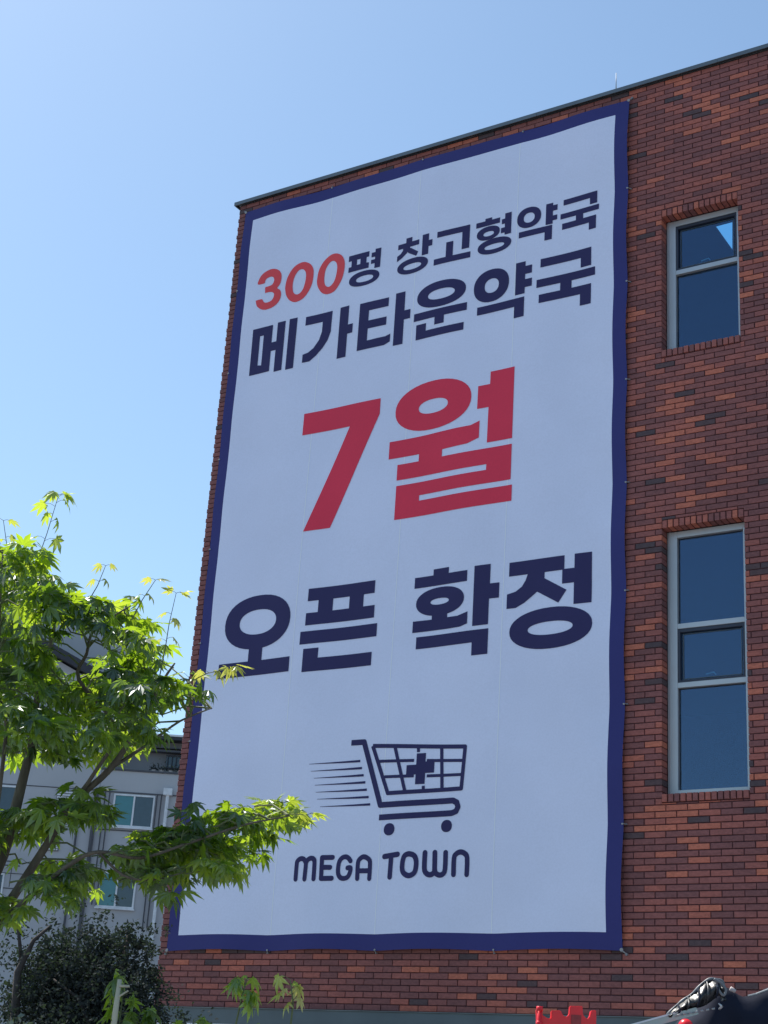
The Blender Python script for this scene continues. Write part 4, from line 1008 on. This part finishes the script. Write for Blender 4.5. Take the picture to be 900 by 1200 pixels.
bd = tag(empty('plastic_bundle', S(1.72, RB-.12, 2.28)), 'glossy black plastic sheeting gathered in pleats over the rail end', 'plastic sheeting')
bl = S(1.72, RB-.12, 2.28)
outer = [(1.535, 2.190), (1.575, 2.235), (1.625, 2.275), (1.676, 2.316), (1.719, 2.362), (1.765, 2.380), (1.805, 2.372), (1.822, 2.340), (1.812, 2.30)]
inner = [(1.555, 2.188), (1.60, 2.212), (1.65, 2.230), (1.70, 2.240), (1.74, 2.262), (1.775, 2.290), (1.79, 2.300), (1.80, 2.285), (1.80, 2.27)]
def smooth(P, n=4):
    Q = []
    for i in range(len(P)-1):
        a, b, c, d = P[max(i-1, 0)], P[i], P[i+1], P[min(i+2, len(P)-1)]
        for s_ in range(n):
            u = s_/n; Q.append(.5*((2*b)+(-a+c)*u+(2*a-5*b+4*c-d)*u*u+(-a+3*b-3*c+d)*u**3))
    return Q + [P[-1]]
PO = smooth([S(a, RB-.13, z)-bl for a, z in outer]); PI = smooth([S(a, RB-.15, z)-bl for a, z in inner])
fwd_ = S(0, -1, 0)
m = MB(); nv = 14; nu = len(PO)
for i in range(nu):
    for k in range(nv):
        t = k/(nv-1)
        q = PO[i].lerp(PI[i], t) + fwd_*(.045*math.sin(math.pi*t) + .012*math.sin(i*.95 + t*5.0)*math.sin(math.pi*t) + .006*math.sin(i*2.3+k))
        m.v.append(tuple(q))
b0 = len(m.v)
for i in range(nu-1):
    for k in range(nv-1):
        m.f.append((i*nv+k, i*nv+k+1, (i+1)*nv+k+1, (i+1)*nv+k)); m.mi.append(0); m.tone.append(0)
o = m.build('gathered_sheet', M_vinyl, bd, smooth=True)
md = o.modifiers.new('thick', 'SOLIDIFY'); md.thickness = .012; md.offset = -1
m = MB(); m.tube([q + fwd_*.01 for q in PO[:-3]], [.0065 + .0025*math.sin(i*1.1) for i in range(len(PO)-3)], 7); m.build('rim', M_post2, bd, smooth=True)
for k, (i0, i1) in enumerate(((5, 3), (9, 6), (13, 10), (17, 14), (21, 19))):
    m = MB(); A, B = PO[i0], PI[i1]
    P = [A.lerp(B, t) + fwd_*(.05*math.sin(math.pi*t)+.018) + Vector((0, 0, -.008*math.sin(math.pi*t))) for t in (0.05, .25, .5, .75, .95)]
    m.tube(smooth(P), .0052, 6); m.build('pleat', M_vinyl if k % 2 else M_tarp, bd, smooth=True)
m = MB()
m.tube(smooth([S(a, RB-.2, z)-bl for a, z in ((1.755, 2.372), (1.79, 2.355), (1.812, 2.325), (1.80, 2.298), (1.78, 2.318), (1.768, 2.345))]), .007, 7); m.build('loop', M_post2, bd, smooth=True)
m = MB()
for i in range(7):
    a_ = 1.575+i*.028
    m.tube([S(a_, RB-.20, 2.192+i*.0065)-bl, S(a_+.014, RB-.20, 2.196+i*.0065)-bl], .0045, 6)
m.build('lacing', M_cord, bd, smooth=True)
m = MB(); m.tube([S(1.79, RB-.15, 2.235)-bl, S(1.80, RB-.16, 2.248)-bl, S(1.785, RB-.17, 2.262)-bl], [.006, .008, .005], 6); m.build('buckle', M_steel, bd, smooth=True)

rloc = S(1.3, RB-.14, 2.1)
rl_ = tag(empty('metal_rail', rloc), 'slanting grey metal rail running up into the black plastic bundle', 'rail')
def rbox(m, A, B, h, w):
    d = (B-A).normalized(); u = S(0, 1, 0).normalized(); n = d.cross(u).normalized()
    if n.z < 0: n = -n
    vs = [A-n*h-u*w, A+n*h-u*w, A+n*h+u*w, A-n*h+u*w]; ws = [q+(B-A) for q in vs]
    m.add(vs+ws, [(0,1,2,3),(7,6,5,4),(0,4,5,1),(1,5,6,2),(2,6,7,3),(3,7,4,0)])
m = MB(); rbox(m, S(.95, RB-.14, 1.985)-rloc, S(1.68, RB-.14, 2.222)-rloc, .017, .03); m.build('beam', M_railm, rl_)
m = MB(); rbox(m, S(.95, RB-.165, 2.003)-rloc, S(1.60, RB-.165, 2.214)-rloc, .004, .012); m.build('top_lip', M_trimw, rl_)
m = MB(); m.tube([S(1.0, RB-.14, 0)-rloc, S(1.0, RB-.14, 1.98)-rloc], .02, 8); m.tube([S(1.62, RB-.14, 0)-rloc, S(1.62, RB-.14, 2.17)-rloc], .02, 8); m.build('leg', M_post, rl_)

bm = bmesh.new(); bmesh.ops.create_uvsphere(bm, u_segments=20, v_segments=12, radius=.036)
m = MB(); m.bm(bm)
e = tag(empty('red_ball_marker', S(1.595, 7.95, 2.135)), 'round red knob on a thin post below the black bundle', 'marker')
m.build('knob', M_red, e, smooth=True)
m = MB(); m.tube([(0, 0, -2.135), (0, 0, -.03)], .012, 8); m.build('post', M_post, e)

e = tag(empty('grey_box', S(2.355, 9.0, 2.285)), 'small pale grey box at the right edge above the tarpaulin', 'box')
def gs(a, z, bb=9.0): return S(a, bb, z)
m = MB(); m.box(-.06, .35, -.1, .1, 0, .22, bev=.01); q = m.build('case', M_railm, e); e.rotation_euler = (0, 0, YAW)
m = MB(); m.tube([(.1, 0, -2.28), (.1, 0, 0)], .03, 8); m.build('post', M_post, e)
m = MB(); m.box(-.05, .34, -.108, -.101, .05, .06); m.build('seam_line', M_fascia, e)

# red notched frame: profile polygon with real thickness
prof = [(.899, 2.00), (.899, 2.104), (.896, 2.140), (.893, 2.175), (.905, 2.192), (.922, 2.186), (.924, 2.150), (.927, 2.150), (.945, 2.140), (.966, 2.137), (.966, 2.176), (1.011, 2.179), (1.020, 2.160), (1.038, 2.149), (1.053, 2.163), (1.056, 2.203), (1.116, 2.206), (1.119, 2.166), (1.138, 2.147), (1.152, 2.158), (1.158, 2.188), (1.182, 2.191), (1.184, 2.156), (1.178, 2.0)]
rdl = S(1.04, RB-.2, 1.9)
rd = tag(empty('red_notched_frame', rdl, YAW), 'bright red notched frame with upright horns at the bottom edge before the brick wall', 'frame')
bm = bmesh.new()
vs = [bm.verts.new((a-1.04, 0, z-1.9)) for a, z in prof]
f = bm.faces.new(vs)
r_ = bmesh.ops.extrude_face_region(bm, geom=[f])
bmesh.ops.translate(bm, vec=(0, .05, 0), verts=[q for q in r_['geom'] if isinstance(q, bmesh.types.BMVert)])
bmesh.ops.recalc_face_normals(bm, faces=bm.faces[:])
bmesh.ops.bevel(bm, geom=bm.edges[:], offset=.003, segments=2, affect='EDGES')
m = MB(); m.bm(bm); m.build('body', M_red, rd)
m = MB(); m.box(.022, .070, -.004, .01, .19, .262); m.build('inset_panel', M_redd, rd)
m = MB(); m.tube([(-.133, -.012, .10), (-.133, -.012, .285)], .012, 8); m.tube([(-.133, -.012, .2), (-.133, -.012, .222)], .017, 8); m.tube([(-.133, -.012, .268), (-.133, -.012, .29)], .016, 8); m.build('corner_tube', M_red, rd, smooth=True)
m = MB(); m.box(-.03, .03, .01, .045, -1.9, .1); m.box(-.15, .15, -.1, .15, -1.899, -1.87); m.build('stand', M_redd, rd)
